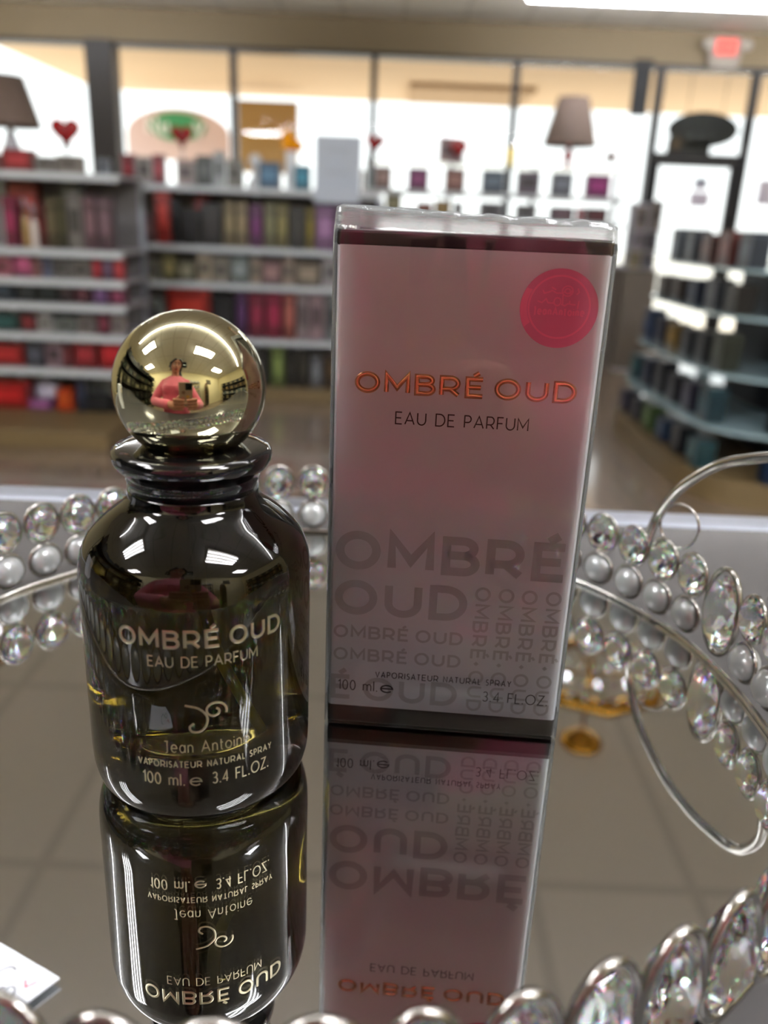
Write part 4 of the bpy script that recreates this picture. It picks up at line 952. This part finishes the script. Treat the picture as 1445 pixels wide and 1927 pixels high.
# hands: palm, five bent fingers, gripping the lower half of the phone from both sides
PH = Vector((-PX - .026, -PY - .026, 0))        # phone centre in the person's frame (x, y)
def hand(side, W_):
    # side -1: her hand at the left edge of the phone, +1: at the right edge
    ex = PH.x + side * .040; zc = 1.150; pd = Vector((0, .33, -.944))   # phone's downward direction is steep
    palm0 = Vector(W_); palm1 = Vector((ex + side * .014, PH.y - .004, zc - .010))
    chain(bm, [palm0, palm0.lerp(palm1, .55), palm1], [.026, .030, .026])
    ell(bm, tuple(palm0.lerp(palm1, .7) + Vector((0, 0, -.004))), (.022, .02, .034))
    for k in range(4):
        zk = zc + .030 - k * .019; ln_ = (.96, 1.06, 1.0, .82)[k]; yk = PH.y + (zk - 1.15) * .3
        root = Vector((ex + side * .020, yk - .008, zk - .002)); kn = Vector((ex + side * .016, yk + .014, zk + .001))
        mid = Vector((ex - side * .010 * ln_, yk + .021, zk + .001)); tip = Vector((ex - side * .032 * ln_, yk + .018, zk - .001))
        chain(bm, [palm1, root, kn, mid, tip], [.012, .0095, .0088, .0080, .0066])
    th = palm0.lerp(palm1, .55)
    chain(bm, [th, Vector((ex + side * .012, PH.y - .026, zc + .018)), Vector((ex - side * .012, PH.y - .020, zc + .048)), Vector((ex - side * .022, PH.y - .012, zc + .066))], [.015, .0115, .0098, .0080])
hand(-1, WL); hand(1, WR)
fuse('body', bm, skin, person, .0042, 3)
# clothes
pinkc = mat('coral_pink_knit', '#d8647b', .75)
bsdf(pinkc).inputs['Sheen Weight'].default_value = .3
bm = B()
loft(bm, [(0, 0, .84, .190, .138), (0, 0, .98, .182, .130), (0, .005, 1.08, .160, .120), (0, .005, 1.2, .165, .128), (0, .012, 1.28, .172, .132), (0, 0, 1.355, .168, .100), (0, -.005, 1.39, .120, .082), (0, -.008, 1.425, .075, .066)])
for s in (-1, 1): ell(bm, (s * .06, .092, 1.255), (.07, .055, .065)); chain(bm, [(s * .14, 0, 1.355), (s * .045, -.012, 1.425)], [.048, .040])
for S, E_, W_ in ((SL, EL, WL), (SR, ER, WR)):
    w_ = Vector(E_).lerp(Vector(W_), .86); chain(bm, [S, E_, w_], [.060, .054, .040])
fuse('cardigan', bm, pinkc, person, .007, 4)
bm = B()
for s in (-1, 1): chain(bm, [(s * .09, 0, .90), (s * .10, .02, .49), (s * .105, -.01, .12)], [.112, .076, .062])
loft(bm, [(0, 0, .80, .18, .13), (0, 0, .95, .172, .122), (0, 0, .99, .168, .118)])
fuse('trousers', bm, mat('dark_denim', '#23283a', .8), person, .008, 3)
bm = B()
for s in (-1, 1): chain(bm, [(s * .105, -.03, .052), (s * .115, .15, .042)], [.05, .04])
fuse('shoes', bm, mat('black_shoe', '#141416', .5), person, .006, 2)
bm = B()
hairm = mat('dark_brown_hair', '#1b1210', .45)
ell(bm, Hd(0, -.028, .052), (.084, .094, .082), hr); ell(bm, Hd(0, -.06, .0), (.078, .062, .085), hr)
for s in (-1, 1): chain(bm, [Hd(s * .03, .058, .098), Hd(s * .066, .035, .06), Hd(s * .077, .005, .01), Hd(s * .074, -.02, -.06)], [.014, .016, .015, .012])
chain(bm, [Hd(.03, -.09, .02), (.055, -.045, 1.45), (.07, -.05, 1.33)], [.05, .04, .018])
fuse('hair', bm, hairm, person, .006, 3)
for s in (-1, 1):
    bm = B(); bmesh.ops.create_uvsphere(bm, u_segments=14, v_segments=10, radius=.0105, matrix=Matrix.Translation(Hd(s * .031, .0675, .010)))
    e_ = link('eye', bm, mat('eye_white', '#e8e2dc', .2), person, True)
    bm = B(); bmesh.ops.create_uvsphere(bm, u_segments=12, v_segments=8, radius=.0062, matrix=Matrix.Translation(Hd(s * .0305, .0752, .0065)) @ Matrix.Diagonal((1, .55, 1, 1)))
    link('iris', bm, mat('dark_iris', '#1c100b', .1), e_, True)
    link('eyebrow', tube(B(), [Hd(s * .013, .083, .031), Hd(s * .031, .083, .037), Hd(s * .050, .071, .031)], [.003, .0035, .002], 8), hairm, person)
bm = B(); chain(bm, [Hd(-.022, .078, -.058), Hd(0, .087, -.056), Hd(.022, .078, -.058)], [.004, .0068, .004]); chain(bm, [Hd(-.016, .078, -.066), Hd(0, .085, -.067), Hd(.016, .078, -.066)], [.004, .006, .004])
fuse('lips', bm, mat('rose_lips', '#a8484e', .4), person, .002, 2)

# the phone, its lens just behind the viewpoint
ph = bpy.data.objects.new('smartphone', None); C.objects.link(ph)
ph.matrix_world = Matrix.Translation(CAM - fw * .0075) @ Matrix((RV, UV, -fw)).transposed().to_4x4()
tag(ph, 'tan cased smartphone held upright, lens cluster at one upper corner', 'phone')
case_m = mat('tan_phone_case', '#b39b86', .4)
link('phone_case', bx(B(), -.060, .017, -.130, .020, .002, .011, .003), case_m, ph)
link('phone_screen', bx(B(), -.056, .013, -.126, .016, .0111, .0116), mat('phone_screen_glass', '#20242c', .1), ph)
cbmp = link('camera_bump', bx(B(), -.024, .012, -.021, .015, -.0006, .002, .0008), mat('dark_lens_glass', '#25221f', .15), ph)
for x, y in ((-.014, .005), (.003, -.003), (-.014, -.011)):
    bm = B(); lathe(bm, [(.0, .0), (.0072, .0), (.0078, -.0006), (.0078, .002), (0, .002)][::-1], 24, x, y)
    l_ = link('lens', bm, mat('lens_black', '#08080b', .08, coat=.5), cbmp); l_.location.z = -.0012
for x, y, r, col in ((-.035, -.035, .010, '#8d6a55'), (-.012, -.06, .009, '#d9a63a'), (-.04, -.07, .011, '#c98a7a'), (-.02, -.1, .009, '#e3c8a5')):
    bm = B(); pts = [bm.verts.new((x + r * (1 + .25 * math.cos(5 * a)) * math.cos(a), y + r * (1 + .25 * math.cos(5 * a)) * math.sin(a), .0018)) for a in [2 * PI * i / 40 for i in range(40)]]; bm.faces.new(pts[::-1])
    link('flower_sticker', bm, mat('sticker_' + col[1:], col, .6), ph)

# ================================================================== BACK OF THE SHOP (seen in the ball cap)
ds = empty('display_screen', (-.30, -1.75, 2.98), 'black flat screen hung from the ceiling behind the person', 'screen')
link('screen_panel', bx(B(), -.55, .55, -.04, .04, -.24, .22, .01), mat('screen_black', '#0c0f12', .25), ds)
link('light_bar', bx(B(), -.5, .5, .04, .046, -.10, -.06), mat('pale_bar', '#b9c8c2', .4), ds)
for s in (-1, 1): link('hanger', bx(B(), s * .4 - .012, s * .4 + .012, -.012, .012, .22, ZC - 2.98), dark_frame, ds)
def wall_rack(x0, x1, y0, y1, tiers, label, cols, what, grp, rows_=9, lo=.1, hi=.2):
    g = empty('bottle_rack' if what == 'flask' else 'storage_rack', ((x0 + x1) / 2, (y0 + y1) / 2, 0), label, 'shelving')
    cx, cy = (x0 + x1) / 2, (y0 + y1) / 2
    longx = (x1 - x0) > (y1 - y0)
    if what == 'box':
        e = x0 if cx < 0 else x1 - .012
        link('back_panel', bx(B(), e - cx, e + .012 - cx, y0 - cy, y1 - cy, .05, tiers[-1] + .35), mat('dark_core_panel', '#2b2a26', .6), g)
    for z in tiers: link('shelf', bx(B(), x0 - cx, x1 - cx, y0 - cy, y1 - cy, z - .02, z), white_metal if what == 'flask' else dark_frame, g)
    for sx in (x0 + .015, x1 - .015):
        for sy in (y0 + .015, y1 - .015): link('post', bx(B(), sx - cx - .012, sx - cx + .012, sy - cy - .012, sy - cy + .012, 0, tiers[-1] + .02), dark_frame, g)
    for ti, z in enumerate(tiers):
        for k in range(rows_):
            f = (k + .5) / rows_; x = x0 + (x1 - x0) * f if longx else cx; y = cy if longx else y0 + (y1 - y0) * f
            wd = (x1 - x0 if longx else y1 - y0) / rows_ * .72; col, cn_ = cols[(k * 3 + ti * 2) % len(cols)]; h = random.uniform(lo, hi)
            lab = '%s %s, %s along the %s shelf up of the %s' % (cn_, 'perfume flask' if what == 'flask' else 'package', ORD[k], ORD[ti], grp)
            if what == 'flask': flask_at(x, y, z, min(wd, .1), h, col, lab, 'flasks on the ' + grp)
            else: carton_at(x, y, z, wd, .18, h, col, lab, 'packages on the ' + grp, 0 if longx else PI / 2)
fc = [('#c9b88a', 'pale gold'), ('#5a4630', 'amber'), ('#d9d4c6', 'clear'), ('#2d2620', 'black'), ('#a88c5a', 'honey'), ('#8fa0a0', 'pale green')]
wall_rack(.25, 1.55, -3.15, -2.85, [.5, .95, 1.4, 1.8, 2.2], 'white wall shelf of perfume flasks on the cream wall behind the person', fc, 'flask', 'cream wall shelf', 8, .16, .26)
gc = [('#2f3a26', 'dark green'), ('#4a4a30', 'olive'), ('#1c2420', 'black-green'), ('#5d5640', 'khaki'), ('#8a8466', 'sand'), ('#232020', 'black')]
wall_rack(-2.75, -2.35, -2.7, 1.5, [.3, .75, 1.2, 1.65, 2.1], 'dark rack of green and khaki packages left of the counter', gc, 'box', 'left side rack', 10, .2, .38)
wall_rack(4.6, 5.0, -2.6, 1.4, [.4, .9, 1.4, 1.9], 'dark rack along the right wall of the shop', fc, 'box', 'right wall rack', 11, .2, .36)
mr_ = empty('floor_mirror', (2.15, -2.7, 0), 'wooden framed floor mirror with a pointed top at the back of the shop', 'mirror', None, math.radians(-25))
def house(w, h, pk): return [(-w, 0), (w, 0), (w, h), (w * .5, h + pk * .75), (0, h + pk), (-w * .5, h + pk * .75), (-w, h)]
link('wooden_frame', prism(B(), house(.36, 1.75, .42), -.03, .03), mat('reddish_wood', '#5a3420', .45), mr_)
link('mirror_glass', prism(B(), [(x, z + .08) for x, z in house(.28, 1.62, .34)], .031, .034), mat('old_mirror', '#b9b8b0', .03, 1), mr_)
p_ = empty('picture', (2.9, -3.17, 2.45), 'dark framed picture on the cream back wall right of the pointed mirror', 'picture')
link('picture_frame', bx(B(), -.3, .3, -.02, .025, -.25, .25, .006), dark_frame, p_); link('picture_print', bx(B(), -.24, .24, .026, .03, -.19, .19), mat('dull_print', '#57503e', .6), p_)
# white gift bag on the counter left of the tray
gb = empty('gift_bag', (-.40, .30, ZT), 'small white paper gift bag with a ribbon bow on the counter left of the tray', 'bag')
bm = B(); prism(bm, [(-.045, 0), (.045, 0), (.05, .10), (-.05, .10)], -.022, .022); link('bag_body', bm, mat('tag_white'), gb)
for s in (-1, 1): link('ribbon_bow', tube(B(), crom([(0, -.024, .075), (s * .028, -.03, .092), (s * .034, -.03, .075), (s * .02, -.03, .066), (0, -.024, .075)], 6), .003, 8), mat('cream_ribbon', '#e9dcc4', .5), gb)
link('bag_handle', tube(B(), crom([(-.02, -.02, .1), (-.012, -.02, .135), (.012, -.02, .135), (.02, -.02, .1)], 6), .002, 8), mat('cream_ribbon'), gb)

# ================================================================== LIGHT
w = bpy.data.worlds.new('sky'); sc.world = w; w.use_nodes = True
bg = w.node_tree.nodes['Background']
sky = w.node_tree.nodes.new('ShaderNodeTexSky'); sky.sky_type = 'HOSEK_WILKIE'; sky.turbidity = 5; sky.ground_albedo = .5
sky.sun_direction = Vector((-.35, .45, .8)).normalized()
mixn = w.node_tree.nodes.new('ShaderNodeMix'); mixn.data_type = 'RGBA'; mixn.inputs[0].default_value = .75
mixn.inputs[7].default_value = (1.0, 1.0, 1.0, 1)
w.node_tree.links.new(sky.outputs[0], mixn.inputs[6]); w.node_tree.links.new(mixn.outputs[2], bg.inputs[0])
bg.inputs[1].default_value = 1.9
sl = bpy.data.lights.new('sun', 'SUN'); sl.energy = 6.5; sl.angle = .02; sl.color = (1, .95, .86)
so = bpy.data.objects.new('sun', sl); C.objects.link(so)
so.rotation_euler = Vector((-.35, .45, .8)).to_track_quat('Z', 'Y').to_euler()

cy = sc.cycles
cy.max_bounces = 20; cy.transmission_bounces = 16; cy.glossy_bounces = 8; cy.diffuse_bounces = 4; cy.transparent_max_bounces = 24
cy.sample_clamp_indirect = 8; cy.sample_clamp_direct = 0
cy.use_denoising = True
vs = sc.view_settings
vs.view_transform = 'Standard'; vs.look = 'None'; vs.gamma = 1; vs.use_curve_mapping = False; vs.exposure = 0.42
